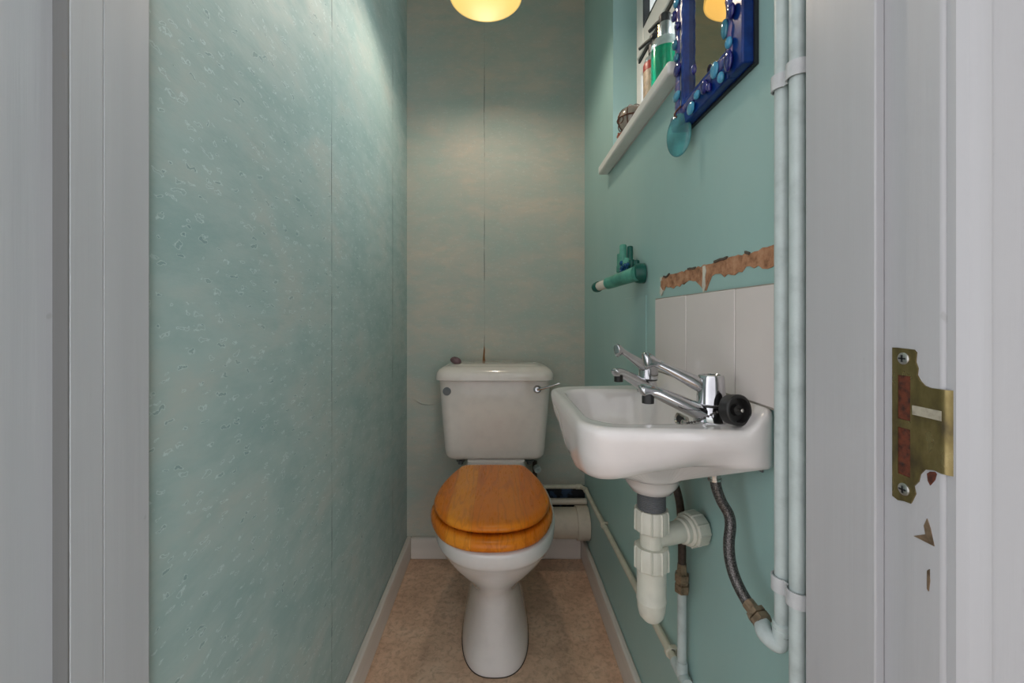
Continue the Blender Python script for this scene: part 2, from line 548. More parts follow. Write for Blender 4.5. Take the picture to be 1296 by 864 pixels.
hw = MB().box(0.95, 1.05, -1.3, YO, 0, 2.45)  # unseen wall added to keep sky off the jambs and bounce light back
struct(hw.build('wall_hall_light_block', M['hall_wall']), 'unseen hall wall added to block sky and bounce light')
struct(MB().box(-1.7, 1.45, -1.4, YF, 2.45, 2.53).build('ceiling_hall', M['ceiling']), 'hall ceiling')
# skirting boards
def skirting(name, x0, x1, y0, y1, h, m, label):
    return struct(MB().box(x0, x1, y0, y1, 0, h).build(name, m, bevel=0.005, bseg=3), label)
skirting('baseboard_left', XL, XL + 0.0175, YF, YB, 0.083, M['skirt_y'], 'cream painted skirting along the left wall')
skirting('baseboard_right', XR - 0.0165, XR, YF, YB, 0.084, M['skirt_y'], 'cream painted skirting along the right wall')
skirting('baseboard_back', XL + 0.0175, XR - 0.0165, YB - 0.0165, YB, 0.083, M['skirt_x'], 'cream painted skirting behind the toilet')

# door lining: jamb, stop and architrave on each side
struct(MB().box(JL - 0.03, JL, YO, YF, 0, DZ + 0.03).build('trim_1', M['gloss_white'], bevel=0.002), 'white painted hinge side jamb of the doorway')
struct(MB().box(JL, -0.347, 0.3412, 0.371, 0, DZ).box(JL, -0.3474, 0.371, YF, 0, DZ).build('trim_2', M['gloss_white'], bevel=0.0012), 'white painted door stop on the left side of the doorway')
struct(MB().box(JL, -0.3472, 0.3400, 0.3412, 0, DZ).build('trim_3', M['rebate_grey']), 'dark grey strip on the edge of the left door stop')
struct(MB().box(JR, JR + 0.03, YO, YF, 0, DZ + 0.03).build('trim_4', M['gloss_white'], bevel=0.003, bseg=3), 'white painted latch side jamb of the doorway')
struct(MB().box(0.304, JR, 0.342, YF, 0, DZ).build('trim_5', M['gloss_white'], bevel=0.0012), 'white painted door stop on the right side of the doorway')
struct(MB().box(JL, JR, YO, YF, DZ, DZ + 0.03).build('trim_6', M['gloss_white'], bevel=0.002), 'white painted head of the doorway')
def architrave(name, xi, s, label):
    prof = [(0.002, 0.0), (0.002, -0.006), (0.006, -0.0105), (0.012, -0.013), (0.018, -0.0135), (0.0195, -0.0125), (0.0215, -0.0125),
            (0.05, -0.0165), (0.062, -0.0165), (0.066, -0.012), (0.066, 0.0)]
    r0 = [Vector((xi + s * a, YO + b, 0)) for a, b in prof]
    r1 = [p + Vector((0, 0, DZ + 0.07)) for p in r0]
    struct(MB().loft([r0, r1]).build(name, M['gloss_white'], angle=25), label)
architrave('trim_7', JR, 1, 'white moulded architrave on the right of the doorway')
architrave('trim_8', JL, -1, 'white moulded architrave on the left of the doorway')

# wallpaper tear and dark opening low on the back wall
tear = MB()
z0, z1, xs = 0.742, 0.832, -0.0587
n = 10
L, R = [], []
for k in range(n + 1):
    z = z0 + (z1 - z0) * k / n
    wdt = 0.0062 * (1 - k / n) ** 0.8 + 0.0004
    L.append((xs - wdt * 1.1 - 0.002 + 0.002 * k / n, YB - 0.0012, z)); R.append((xs + wdt * 0.7 + 0.001 * math.sin(k), YB - 0.0012, z))
ring = L + R[::-1]
tear.loft([ring, [(a, YB + 0.001, c) for a, b, c in ring]])
tag(tear.build('wallpaper_tear', M['brown_paper']), 'brown torn wallpaper seam just above the cistern', 'wallpaper tear')

crk = MB()
cp = catmull([P(520, 503, YB - 0.001), P(527, 507, YB - 0.001), P(536, 511, YB - 0.001), P(546, 511.5, YB - 0.001), P(556, 510, YB - 0.001)], 6)
crk.tube(cp, [0.0006 + 0.0012 * math.sin(PI * i / (len(cp) - 1)) for i in range(len(cp))], 8)
cp = catmull([P(517, 556, YB - 0.001), P(527, 571, YB - 0.001), P(537, 588, YB - 0.001), P(541, 600, YB - 0.001)], 6)
tag(crk.build('wallpaper_wrinkle', M['paper_back']), 'raised wrinkle in the wallpaper left of the cistern', 'wallpaper wrinkle')
v = MB()
pts = [(0.10, 0.198), (0.334, 0.198), (0.334, 0.281), (0.28, 0.283), (0.24, 0.279), (0.20, 0.282), (0.10, 0.279)]
v.loft([[(x, YB - 0.003, z) for x, z in pts], [(x, YB + 0.001, z) for x, z in pts]])
tag(v.build('exposed_wall_patch', M['void']), 'dark unpapered patch of wall behind the low pipes', 'wall damage')

# ------------------------------------------------------------------ window
wn = struct(bpy.data.objects.new('window_1', None), 'white casement window in the mint wall'); C.objects.link(wn); wn.location = (0.40, 1.015, 1.4)
def ringbox(mb, x0, x1, y0, y1, z0, z1, w):
    mb.box(x0, x1, y0, y0 + w, z0, z1); mb.box(x0, x1, y1 - w, y1, z0, z1)
    mb.box(x0, x1, y0 + w, y1 - w, z0, z0 + w); mb.box(x0, x1, y0 + w, y1 - w, z1 - w, z1)
    return mb
TZ = 1.668
f = ringbox(MB(), 0.402, 0.458, WY0, WY1, 1.395, WZ1, 0.036)
f.box(0.402, 0.458, WY0 + 0.036, WY1 - 0.036, TZ - 0.045, TZ - 0.006)
f.build('window_frame', M['upvc'], wn, bevel=0.003)
sz = ringbox(MB(), 0.393, 0.446, WY0 + 0.028, WY1 - 0.028, TZ + 0.003, WZ1 - 0.028, 0.058)
sz.build('sash', M['upvc'], wn, bevel=0.004)
g = MB().box(0.398, 0.452, WY0 + 0.03, WY1 - 0.03, TZ - 0.007, TZ + 0.004)
ringbox(g, 0.3925, 0.41, WY0 + 0.084, WY1 - 0.084, TZ + 0.059, WZ1 - 0.084, 0.0045)
g.build('gasket', M['black_gasket'], wn)
MB().box(0.424, 0.43, WY0 + 0.08, WY1 - 0.08, TZ + 0.055, WZ1 - 0.08).build('pane', M['pane'], wn)
MB().box(0.428, 0.434, WY0 + 0.034, WY1 - 0.034, 1.429, TZ - 0.043).build('pane', M['pane'], wn)
s = MB()
s.box(0.302, XR, 0.7585, 1.293, 1.371, 1.395).box(XR - 0.001, 0.404, WY0, WY1, 1.371, 1.395)
s.build('window_sill', M['upvc'], wn, bevel=0.005, bseg=3)

# ------------------------------------------------------------------ toilet
TX = -0.012
wc = thing('toilet', 'white toilet with wooden seat and cistern standing against the end wall', 'toilet', (TX, 1.3, 0))
def pan_ring(z, front, back, hw, e=2.3, cx=TX, ypow=0.42, n=56):
    yc = front + (back - front) * ypow
    out = []
    for k in range(n):
        a = 2 * PI * k / n
        ca, sa = math.cos(a), math.sin(a)
        x = hw * math.copysign(abs(ca) ** (2 / e), ca)
        y = math.copysign(abs(sa) ** (2 / e), sa)
        y = yc + (y * (back - yc) if y > 0 else y * (yc - front))
        out.append(Vector((cx + x, y, z)))
    return out
rings = [pan_ring(0.0, 1.0955, 1.56, 0.0978, 2.6), pan_ring(0.0008, 1.0955, 1.56, 0.0978, 2.6), pan_ring(0.003, 1.0955, 1.56, 0.0978, 2.6), pan_ring(0.012, 1.0955, 1.56, 0.098, 2.6), pan_ring(0.03, 1.101, 1.56, 0.095, 2.6), pan_ring(0.06, 1.108, 1.56, 0.089),
         pan_ring(0.11, 1.113, 1.56, 0.078), pan_ring(0.16, 1.113, 1.56, 0.070), pan_ring(0.195, 1.107, 1.56, 0.068),
         pan_ring(0.22, 1.092, 1.56, 0.078), pan_ring(0.25, 1.062, 1.56, 0.100), pan_ring(0.29, 1.018, 1.56, 0.130), pan_ring(0.33, 0.982, 1.56, 0.151),
         pan_ring(0.352, 0.966, 1.56, 0.159), pan_ring(0.359, 0.958, 1.56, 0.163), pan_ring(0.366, 0.954, 1.56, 0.165),
         pan_ring(0.392, 0.947, 1.56, 0.166), pan_ring(0.400, 0.950, 1.56, 0.164), pan_ring(0.404, 0.958, 1.55, 0.158)]
MB().loft(rings).build('pan', M['ceramic'], wc, subsurf=1, angle=60)
MB().loft([pan_ring(0.0005, 1.0935, 1.561, 0.0995, 2.6), pan_ring(0.0012, 1.0935, 1.561, 0.0995, 2.6), pan_ring(0.002, 1.097, 1.56, 0.096, 2.6)]).build('base_seal', M['brown_hose'], wc)
sh = MB().loft([rrect(TX - 0.104, TX + 0.104, 1.36, 1.58, 0.03, 0.385), rrect(TX - 0.104, TX + 0.104, 1.36, 1.58, 0.03, 0.416), rrect(TX - 0.098, TX + 0.098, 1.366, 1.575, 0.026, 0.4215)])
sh.loft([rrect(TX - 0.10, TX + 0.10, 1.46, 1.62, 0.02, 0.40), rrect(TX - 0.10, TX + 0.10, 1.46, 1.62, 0.02, 0.436)])
sh.build('pan_shelf', M['ceramic'], wc)

SX = TX - 0.008
half = [(0.0, 0.943), (0.058, 0.952), (0.108, 0.985), (0.143, 1.045), (0.162, 1.125), (0.158, 1.21), (0.144, 1.285), (0.122, 1.355), (0.102, 1.393), (0.06, 1.40)]
outl = [(x, y, 0) for x, y in half] + [(-x, y, 0) for x, y in half[:0:-1]]
outl = catmull(outl, 6, True)
SCY = 1.165
def seat_ring(z, inset, sx=1.0, front=0.0, only=None):
    out = []
    for p in outl:
        q = Vector((p.x * sx, SCY + (p.y - SCY) * (1 - front if p.y < SCY else 1.0), 0)) - Vector((0, SCY, 0))
        l = q.length
        q *= (l - inset) / l
        out.append(Vector((SX + q.x, SCY + q.y, z)))
    return out
seat = MB()
sr = [seat_ring(0.4055, 0.010), seat_ring(0.408, 0.003), seat_ring(0.414, 0.0), seat_ring(0.422, 0.001), seat_ring(0.428, 0.006), seat_ring(0.4305, 0.016),
      seat_ring(0.430, 0.055), seat_ring(0.422, 0.066), seat_ring(0.4055, 0.062)]
nn = len(outl)
seat.loft(sr + [sr[0]], False, False)
seat.build('seat', M['wood'], wc, angle=70)
LZ = 0.0025
lid = MB().loft([seat_ring(0.4325 + LZ, 0.012, 0.955, 0.13), seat_ring(0.4345 + LZ, 0.003, 0.955, 0.13), seat_ring(0.440 + LZ, 0.0, 0.955, 0.13), seat_ring(0.445 + LZ, 0.002, 0.955, 0.13),
                 seat_ring(0.449 + LZ, 0.008, 0.955, 0.13), seat_ring(0.4508 + LZ, 0.018, 0.955, 0.13), seat_ring(0.451 + LZ, 0.03, 0.955, 0.13)])
lid.build('seat_lid', M['wood'], wc, angle=70)
for sx in (-0.07, 0.07):
    MB().lathe([(0.007, -0.022), (0.009, -0.02), (0.009, 0.02), (0.007, 0.022)], (SX + sx, 1.408, 0.434), (1, 0, 0), 16).build('hinge', M['chrome_worn'], wc)

# cistern
CX = TX - 0.004
cf, cb = 1.474, 1.645
cis = thing('cistern', '', '', (CX, 1.56, 0.43)); del cis['label'], cis['category']
bpy.data.objects.remove(cis)
def cring(z, hw, front, r, inset=0.0):
    return rrect(CX - hw + inset, CX + hw - inset, front + inset, cb - inset * 0.3, r, z, 6)
body = MB().loft([cring(0.430, 0.177, cf + 0.012, 0.03, 0.030), cring(0.4325, 0.177, cf + 0.01, 0.032, 0.016), cring(0.440, 0.178, cf + 0.008, 0.035, 0.006),
                  cring(0.452, 0.1785, cf + 0.006, 0.036, 0.001), cring(0.475, 0.180, cf + 0.005, 0.036), cring(0.60, 0.190, cf + 0.002, 0.036), cring(0.719, 0.1985, cf, 0.036)])
cbody = body.build('cistern', M['ceramic_old'], wc, angle=50)
lid = MB().loft([cring(0.7165, 0.207, 1.455, 0.04, 0.004), cring(0.719, 0.2085, 1.453, 0.042), cring(0.728, 0.2085, 1.453, 0.042), cring(0.742, 0.206, 1.455, 0.042), cring(0.753, 0.2015, 1.459, 0.042, 0.003),
                 cring(0.7605, 0.196, 1.464, 0.04, 0.010), cring(0.7645, 0.19, 1.47, 0.036, 0.018), cring(0.7645, 0.186, 1.476, 0.034, 0.024), cring(0.7675, 0.183, 1.479, 0.034, 0.028), cring(0.769, 0.18, 1.485, 0.03, 0.036)])
lid.build('cistern_lid', M['ceramic_old'], wc, angle=50)
lev = MB().lathe([(0.014, 0.0), (0.0145, 0.004), (0.012, 0.009), (0.008, 0.012)], (CX + 0.148, cf + 0.001, 0.687), (0, -1, 0), 20)
lp = catmull([(CX + 0.148, cf - 0.012, 0.687), (CX + 0.165, cf - 0.020, 0.692), (CX + 0.195, cf - 0.026, 0.702), (CX + 0.222, cf - 0.030, 0.711)], 5)
lev.tube(lp, [0.0045 - 0.0012 * math.sin(i / len(lp) * PI * 0.6) for i in range(len(lp))], 10)
lo = lev.build('flush_lever', M['chrome'], wc); lo['label'] = 'chrome flush lever at top right of cistern'
pl = MB().lathe([(0.0145, -0.002), (0.0145, 0.002), (0.013, 0.0035), (0.006, 0.0038)], (CX - 0.167, cf + 0.001, 0.679), (0, -1, 0), 24)
po = pl.build('blanking_plug', M['grey_plastic'], wc); po['label'] = 'grey round plug in the cistern front'
# cistern fixings underneath
for sx in (-0.131, 0.124):
    MB().lathe([(0.006, 0.0), (0.006, 0.02), (0.016, 0.021), (0.016, 0.026), (0.010, 0.028), (0.010, 0.036)], (TX + sx, 1.565, 0.4315), (0, 0, -1), 14).build('fixing_bolt', M['grey_plastic'], wc)
iv = thing('inlet_valve', 'small grey inlet valve beneath the right end of the cistern', 'valve', (TX + 0.146, 1.56, 0.36))
MB().lathe([(0.009, -0.012), (0.009, 0.05)], (TX + 0.146, 1.60, 0.345), (0, 0, 1), 14).build('valve_tail', M['brown_hose'], iv)
MB().lathe([(0.0115, 0.0), (0.013, 0.004), (0.013, 0.022), (0.011, 0.026), (0.006, 0.026), (0.005, 0.018)], (TX + 0.150, 1.575, 0.379), (0.15, -1, -0.1), 18).build('valve_body', M['pipe_paint'], iv)

# stone on the lid
st = MB().ell((0, 0, 0), 0.0205, 0.014, 0.0135, 16, 10, Matrix.Rotation(0.2, 3, 'Y'))
for p in st.v:
    k = 1 + 0.16 * mnoise.noise(p * 60)
    p *= k
    p += Vector((-0.158, 1.535, 0.7805))
tag(st.build('pebble', M['pebble'], loc=(-0.158, 1.535, 0.769)), 'small purple brown stone on the left of the cistern lid', 'stone')

# ------------------------------------------------------------------ pipes low on the back wall
sp = MB().lathe([(0.055, 0.0), (0.055, 0.30)], (0.03, 1.585, 0.168), (1, 0, 0), 40)
so = sp.lathe([(0.055, 0.0), (0.0605, 0.001), (0.0605, 0.045), (0.058, 0.0465)], (XR - 0.0475, 1.585, 0.168), (1, 0, 0), 40)
tag(so.build('soil_pipe', M['cream_plastic'], angle=30), 'fat cream plastic soil pipe running from the toilet into the right wall', 'pipe')
tag(MB().lathe([(0.0118, 0.0), (0.0118, 0.265)], (XR - 0.266, 1.615, 0.235), (1, 0, 0), 20).build('overflow_pipe', M['cream_plastic']), 'short level cream pipe just above the fat soil pipe', 'pipe')

# long thin pipe: from the cistern inlet along the back wall, round the corner and up the right wall
PX, PZ = 0.3215, 0.2945
path = [(TX + 0.146, 1.60, 0.335), (TX + 0.146, 1.60, 0.312)] + catmull([(TX + 0.148, 1.604, 0.302), (TX + 0.156, 1.606, 0.296), (TX + 0.172, 1.606, PZ)], 4) + \
       [(0.25, 1.606, PZ), (PX - 0.026, 1.606, PZ)] + catmull([(PX - 0.014, 1.603, PZ), (PX - 0.004, 1.592, PZ), (PX, 1.578, PZ)], 4) + [(PX, 1.4, PZ), (PX, 1.0, PZ + 0.006), (PX, 0.80, PZ + 0.010), (PX, 0.755, PZ + 0.012)]
wp = thing('water_pipe', 'thin cream pipe running along the end wall then the right wall', 'pipe', (PX, 1.2, PZ))
MB().tube(path, 0.0075, 14).build('pipe_run', M['pipe_cream'], wp)
e = MB().lathe([(0.0095, 0), (0.0095, 0.02)], (PX - 0.03, 1.606, PZ), (1, 0, 0), 14)
e.lathe([(0.0095, 0), (0.0095, 0.02)], (PX, 1.582, PZ), (0, -1, 0), 14)
e.build('elbow_collar', M['pipe_cream'], wp)
# tee and vertical riser towards the far tap
ty = 0.742
MB().lathe([(0.0078, 0), (0.0078, 0.16)], (PX - 0.001, ty, PZ + 0.004), (0, 0.0, 1), 14).build('riser', M['pipe_paint'], wp)
tee = MB().lathe([(0.0098, 0), (0.0098, 0.05)], (PX, ty + 0.03, PZ + 0.011), (0, -1, 0), 14)
tee.lathe([(0.0098, 0), (0.0098, 0.024), (0.0085, 0.026)], (PX - 0.001, ty, PZ + 0.010), (0, 0, 1), 14)
tee.build('tee_joint', M['pipe_paint'], wp)

def small_clip(y, z, label):
    m = MB().lathe([(0.0092, -0.005), (0.0102, -0.0045), (0.0102, 0.0045), (0.0092, 0.005)], (PX, y, z), (0, 1, 0), 18)
    m.box(PX, XR, y - 0.005, y + 0.005, z + 0.004, z + 0.0105)
    tag(m.build('pipe_clip', M['pipe_cream'], bevel=0.0008), label, 'pipe clip', 'small clips on the thin cream pipe')
small_clip(1.30, PZ + 0.0015, 'small cream clip on the thin pipe by the far skirting corner')
small_clip(0.795, PZ + 0.0103, 'small cream clip on the thin pipe near its tee under the basin')

# brown supply tail from riser to the far tap
fy = 0.745
tl = thing('supply_tail', 'dark brown flexible tail with brass nut rising behind the white waste trap', 'water hose', (PX - 0.001, ty, 0.455))
path = catmull([(PX - 0.001, ty, 0.49), (PX - 0.001, ty + 0.001, 0.55), (PX - 0.006, ty + 0.004, 0.62), (0.296, 0.772, 0.69), (0.288, 0.786, 0.735)], 8)
MB().tube(path, 0.0068, 12).build('hose', M['brown_hose'], tl)
nut = MB().lathe([(0.0115, 0), (0.0125, 0.002), (0.0125, 0.014), (0.0105, 0.015), (0.0105, 0.019), (0.0125, 0.02), (0.0125, 0.032), (0.009, 0.034), (0.008, 0.05)], (PX - 0.001, ty, 0.452), (0, 0, 1), 6)
nut.build('compression_nut', M['bronze'], tl, angle=20)

# ------------------------------------------------------------------ basin
BC = Vector((0.215, 0.69))
NB = 144
def poly_round(corners, radii, n=10):
    out = []
    m = len(corners)
    for i in range(m):
        p = Vector(corners[i]); a = (Vector(corners[i - 1]) - p).normalized(); b = (Vector(corners[(i + 1) % m]) - p).normalized()
        half_a = math.acos(max(-1, min(1, a.dot(b)))) / 2
        r = radii[i]
        t = r / math.tan(half_a)
        c = p + (a + b).normalized() * (r / math.sin(half_a))
        s = p + a * t - c; e2 = p + b * t - c
        a0 = math.atan2(s.y, s.x); a1 = math.atan2(e2.y, e2.x)
        da = (a1 - a0 + PI) % (2 * PI) - PI
        for k in range(n + 1):
            g2 = a0 + da * k / n
            out.append(c + Vector((math.cos(g2), math.sin(g2))) * r)
    return out
def polar(poly):
    """radius by angle about BC"""
    res = []
    m = len(poly)
    for k in range(NB):
        a = 2 * PI * k / NB
        d = Vector((math.cos(a), math.sin(a)))
        best = 0
        for i in range(m):
            p = poly[i] - BC; q = poly[(i + 1) % m] - BC
            e2 = q - p
            den = d.x * e2.y - d.y * e2.x
            if abs(den) < 1e-12: continue
            t = (p.x * e2.y - p.y * e2.x) / den
            u = (p.x * d.y - p.y * d.x) / den
            if t > 0 and -1e-6 <= u <= 1 + 1e-6: best = max(best, t)
        res.append(best)
    return res
OUT = polar(poly_round([(0.332, 0.503), (0.332, 0.880), (0.098, 0.852), (0.103, 0.520)], [0.012, 0.012, 0.05, 0.05]))
INN = polar(poly_round([(0.283, 0.600), (0.283, 0.765), (0.262, 0.812), (0.122, 0.826), (0.122, 0.545), (0.262, 0.552)], [0.02, 0.02, 0.03, 0.05, 0.05, 0.03]))
def lift(x, y): return 0.027 * ss(0.296, 0.329, x)
def bring(rad, inset, z, lf=0.0, sx=1.0):
    out = []
    for k in range(NB):
        a = 2 * PI * k / NB
        r = rad[k] - inset
        x, y = BC.x + r * math.cos(a), BC.y + r * math.sin(a)
        x = min(x, 0.3325)
        out.append(Vector((x, y, z + lf * lift(x, y))))
    return out
def circ(cx, cy, rx, ry, z):
    return [Vector((cx + rx * math.cos(2 * PI * k / NB), cy + ry * math.sin(2 * PI * k / NB), z)) for k in range(NB)]
WX, WY = 0.2345, 0.652
def back_keep(ring, f):     # keep the back of a ring against the wall
    return ring
def flat_inset(inset_front, z, lf=0.0):
    out = []
    for k in range(NB):
        a = 2 * PI * k / NB
        w_ = 1 - ss(0.25, 0.33, BC.x + OUT[k] * math.cos(a))
        yy_ = BC.y + OUT[k] * math.sin(a)
        w_ *= 1.25 - 0.75 * ss(0.52, 0.62, yy_) * (1 - ss(0.68, 0.81, yy_))
        r = OUT[k] - inset_front * w_
        x, y = BC.x + r * math.cos(a), BC.y + r * math.sin(a)
        rise = 0.040 * max(0.0, min(1.0, (x - 0.13) / 0.2)) * max(0.0, min(1.0, (0.777 - z) / 0.045))
        rise += (0.016 * ss(0.72, 0.82, y) - 0.005 * ss(0.56, 0.64, y)) * max(0.0, min(1.0, (0.777 - z) / 0.045)) * (1 - ss(0.2, 0.3, x))
        out.append(Vector((x, y, z + rise)))
    return out
rings = [circ(WX, WY, 0.0225, 0.0225, 0.666), circ(WX, WY, 0.030, 0.030, 0.668), circ(WX, WY, 0.038, 0.038, 0.679), circ(WX - 0.002, WY + 0.002, 0.045, 0.047, 0.691),
         circ(WX - 0.006, WY + 0.006, 0.056, 0.062, 0.697), circ(WX - 0.014, WY + 0.014, 0.068, 0.088, 0.706), 
         flat_inset(0.044, 0.7125), flat_inset(0.031, 0.716), flat_inset(0.021, 0.7215), flat_inset(0.0125, 0.732), flat_inset(0.006, 0.752), flat_inset(0.002, 0.774),
         bring(OUT, 0.0, 0.786, 0.9), bring(OUT, 0.0015, 0.7915, 1), bring(OUT, 0.005, 0.7945, 1), bring(OUT, 0.010, 0.7955, 1)]
r_a, r_b = bring(OUT, 0.013, 0.7953, 1), bring(INN, -0.003, 0.7945, 0)
for t in (0.0, 0.2, 0.4, 0.6, 0.8, 1.0):
    rr = []
    for p, q in zip(r_a, r_b):
        m_ = p.lerp(q, t)
        m_.z = 0.7953 - 0.0008 * t + lift(m_.x, m_.y) * (1 - 0.0 * t)
        rr.append(m_)
    rings.append(rr)
rings += [bring(INN, 0.000, 0.7925), bring(INN, 0.003, 0.788), bring(INN, 0.010, 0.770), bring(INN, 0.020, 0.746), bring(INN, 0.034, 0.724)]
last = rings[-1]
def blendc(t, z):
    tgt = circ(WX, WY, 0.021, 0.021, 0)
    out = []
    for k in range(NB):
        # match by angle about the waste
        p = last[k]
        d = (Vector((p.x - WX, p.y - WY))); d.normalize()
        q = Vector((WX + d.x * 0.021, WY + d.y * 0.021))
        out.append(Vector((p.x + (q.x - p.x) * t, p.y + (q.y - p.y) * t, z)))
    return out
rings += [blendc(0.25, 0.712), blendc(0.55, 0.704), blendc(0.85, 0.699), blendc(1.0, 0.696)]
bs = thing('wash_basin', 'small white ceramic basin hung on the right wall below the tiles', 'basin', (0.3336, 0.69, 0.73))
MB().loft(rings).build('bowl', M['ceramic'], bs, angle=60)
wst = MB().lathe([(0.012, -0.004), (0.0205, -0.001), (0.0205, 0.001), (0.017, 0.002), (0.013, -0.001)], (WX, WY, 0.6975), (0, 0, 1), 28)
wst.build('waste_ring', M['chrome_worn'], bs)
# overflow slot in the back of the bowl
ofr = MB()
oc = Vector((0.2755, 0.640, 0.7775))
nrm = Vector((-1, 0.0, 0.22)).normalized()
uu = Vector((0, 1, 0)); ww = nrm.cross(uu).normalized()
def slot(a, b, off, n=10):
    pts = []
    for s_, c0 in ((1, 0), (-1, PI)):
        for k in range(n + 1):
            g2 = -PI / 2 + PI * k / n + c0
            pts.append(oc + nrm * off + uu * (s_ * a + b * math.cos(g2)) + ww * (b * math.sin(g2)))
    return pts
ofr.loft([slot(0.011, 0.0085, -0.003), slot(0.011, 0.0085, 0.0025), slot(0.0105, 0.0065, 0.003), slot(0.010, 0.005, 0.001)])
ofr.build('overflow_rim', M['chrome_worn'], bs)
MB().loft([slot(0.0098, 0.0048, 0.0008), slot(0.0098, 0.0048, 0.0016)]).build('overflow_hole', M['black_gasket'], bs)
for yy in (0.545, 0.835):
    b = MB().box(XR - 0.003, XR - 0.0005, yy - 0.012, yy + 0.012, 0.737, 0.762)
    b.loft([[(XR - 0.034, yy - 0.010, 0.752), (XR - 0.002, yy - 0.010, 0.752), (XR - 0.002, yy - 0.010, 0.739)],
            [(XR - 0.034, yy + 0.010, 0.752), (XR - 0.002, yy + 0.010, 0.752), (XR - 0.002, yy + 0.010, 0.739)]])
    b.build('wall_bracket', M['grey_plastic'], bs)

# ------------------------------------------------------------------ taps
def tap(x, y, ang, label, zb=0.7945):
    """pillar tap; ang = spout heading in plan, measured from -x towards the hall"""
    r = thing('basin_tap', label, 'tap', (x, y, zb), 'chrome lever taps on the basin')
    dx, dy = -math.cos(ang), -math.sin(ang)
    pt = lambda a, h, s=0: Vector((x + dx * a - dy * s, y + dy * a + dx * s, zb + h))
    MB().lathe([(0.0215, -0.002), (0.0215, 0.001), (0.0185, 0.004), (0.0165, 0.010), (0.0148, 0.017), (0.0145, 0.020)], (x, y, zb), seg=30).build('body', M['chrome'], r)
    MB().lathe([(0.0150, 0.0195), (0.0165, 0.0203), (0.0165, 0.0222), (0.0150, 0.0228)], (x, y, zb), seg=30).build('seal_ring', M['black_rubber'], r)
    MB().lathe([(0.0170, 0.0225), (0.0182, 0.0240), (0.0180, 0.030), (0.0168, 0.050), (0.0160, 0.0590), (0.0150, 0.0612), (0.012, 0.0616), (0.011, 0.0607)], (x, y, zb), seg=32).build('head', M['chrome'], r)
    sp_ = catmull([pt(0.006, 0.009), pt(0.024, 0.016), pt(0.048, 0.027), pt(0.070, 0.0365), pt(0.083, 0.0405), pt(0.091, 0.0405), pt(0.0955, 0.0385)], 6)
    N_ = len(sp_)
    rad = [0.0125 - 0.0045 * min(1, i / (N_ * 0.55)) + (0.0012 * ss(0.6, 0.9, i / N_)) for i in range(N_)]
    rad[-1] = 0.004; rad[-2] = 0.0065; rad[-3] = 0.0080
    MB().tube(sp_, rad, 18).build('spout', M['chrome'], r, angle=60)
    MB().lathe([(0.0075, 0.0), (0.0078, -0.004), (0.0078, -0.012), (0.006, -0.0125)], pt(0.085, 0.036), seg=20).build('aerator', M['black_rubber'], r)
    lv = catmull([pt(0.014, 0.0475), pt(0.030, 0.0555), pt(0.050, 0.0655), pt(0.066, 0.0735), pt(0.078, 0.0785), pt(0.087, 0.0800), pt(0.091, 0.0795)], 6)
    N_ = len(lv)
    fl = []
    for i in range(N_):
        t = i / (N_ - 1)
        w_ = 0.0075 - 0.0030 * ss(0.0, 0.45, t) + 0.0030 * ss(0.55, 0.85, t)
        h_ = 0.0100 - 0.0042 * ss(0.0, 0.5, t) + 0.0062 * ss(0.55, 0.85, t)
        if t > 0.9:
            q = math.sqrt(max(0.03, 1 - ((t - 0.9) / 0.102) ** 2)); w_ *= q; h_ *= q
        fl.append((w_ / 0.01, h_ / 0.01))
    MB().tube(lv, 0.01, 18, flat=fl).build('lever', M['chrome'], r, angle=60)
    return r
tap(0.283, 0.565, 0.02, 'chrome lever tap at the near end of the basin, beside the black plug')
tap(0.284, 0.806, 0.60, 'chrome lever tap at the far end of the basin, towards the toilet')

# plug on a ball chain, hung on the near tap
pg = thing('sink_plug', 'black rubber plug hanging on a ball chain by the near tap', 'plug', (0.297, 0.532, 0.80))
pc = Vector((0.2955, 0.531, 0.8165)); pn = Vector((0.28, -0.95, 0.10)).normalized()
MB().lathe([(0.0165, -0.008), (0.0185, -0.007), (0.0195, 0.004), (0.0195, 0.007), (0.0180, 0.0085), (0.0155, 0.0085), (0.0145, 0.001), (0.0075, 0.001), (0.0062, 0.0055), (0.0030, 0.0058)], pc, pn, 32).build('stopper', M['black_rubber'], pg)
MB().lathe([(0.0024, 0.0), (0.0024, 0.008), (0.0012, 0.009)], pc + pn * 0.004, pn, 12).build('stud', M['chrome_worn'], pg)
ch = MB()
cpts = catmull([P(869, 535, 0.545), P(879, 533.5, 0.541), P(892, 528.5, 0.536), P(904, 523, 0.534), P(915, 518, 0.535)], 3)
for i, p in enumerate(cpts):
    ch.ell(p, 0.0017, 0.0017, 0.0017, 8, 6)
ch.tube(cpts, 0.0005, 6)
ch.build('ball_chain', simple('dark_steel', srgb(92, 88, 86), 0.35, 0.85), pg)
MB().lathe([(0.003, 0), (0.004, 0.001), (0.004, 0.005), (0.002, 0.006)], P(868, 535.5, 0.546), (-1, 0, 0.2), 12).build('chain_stay', M['chrome_worn'], pg)

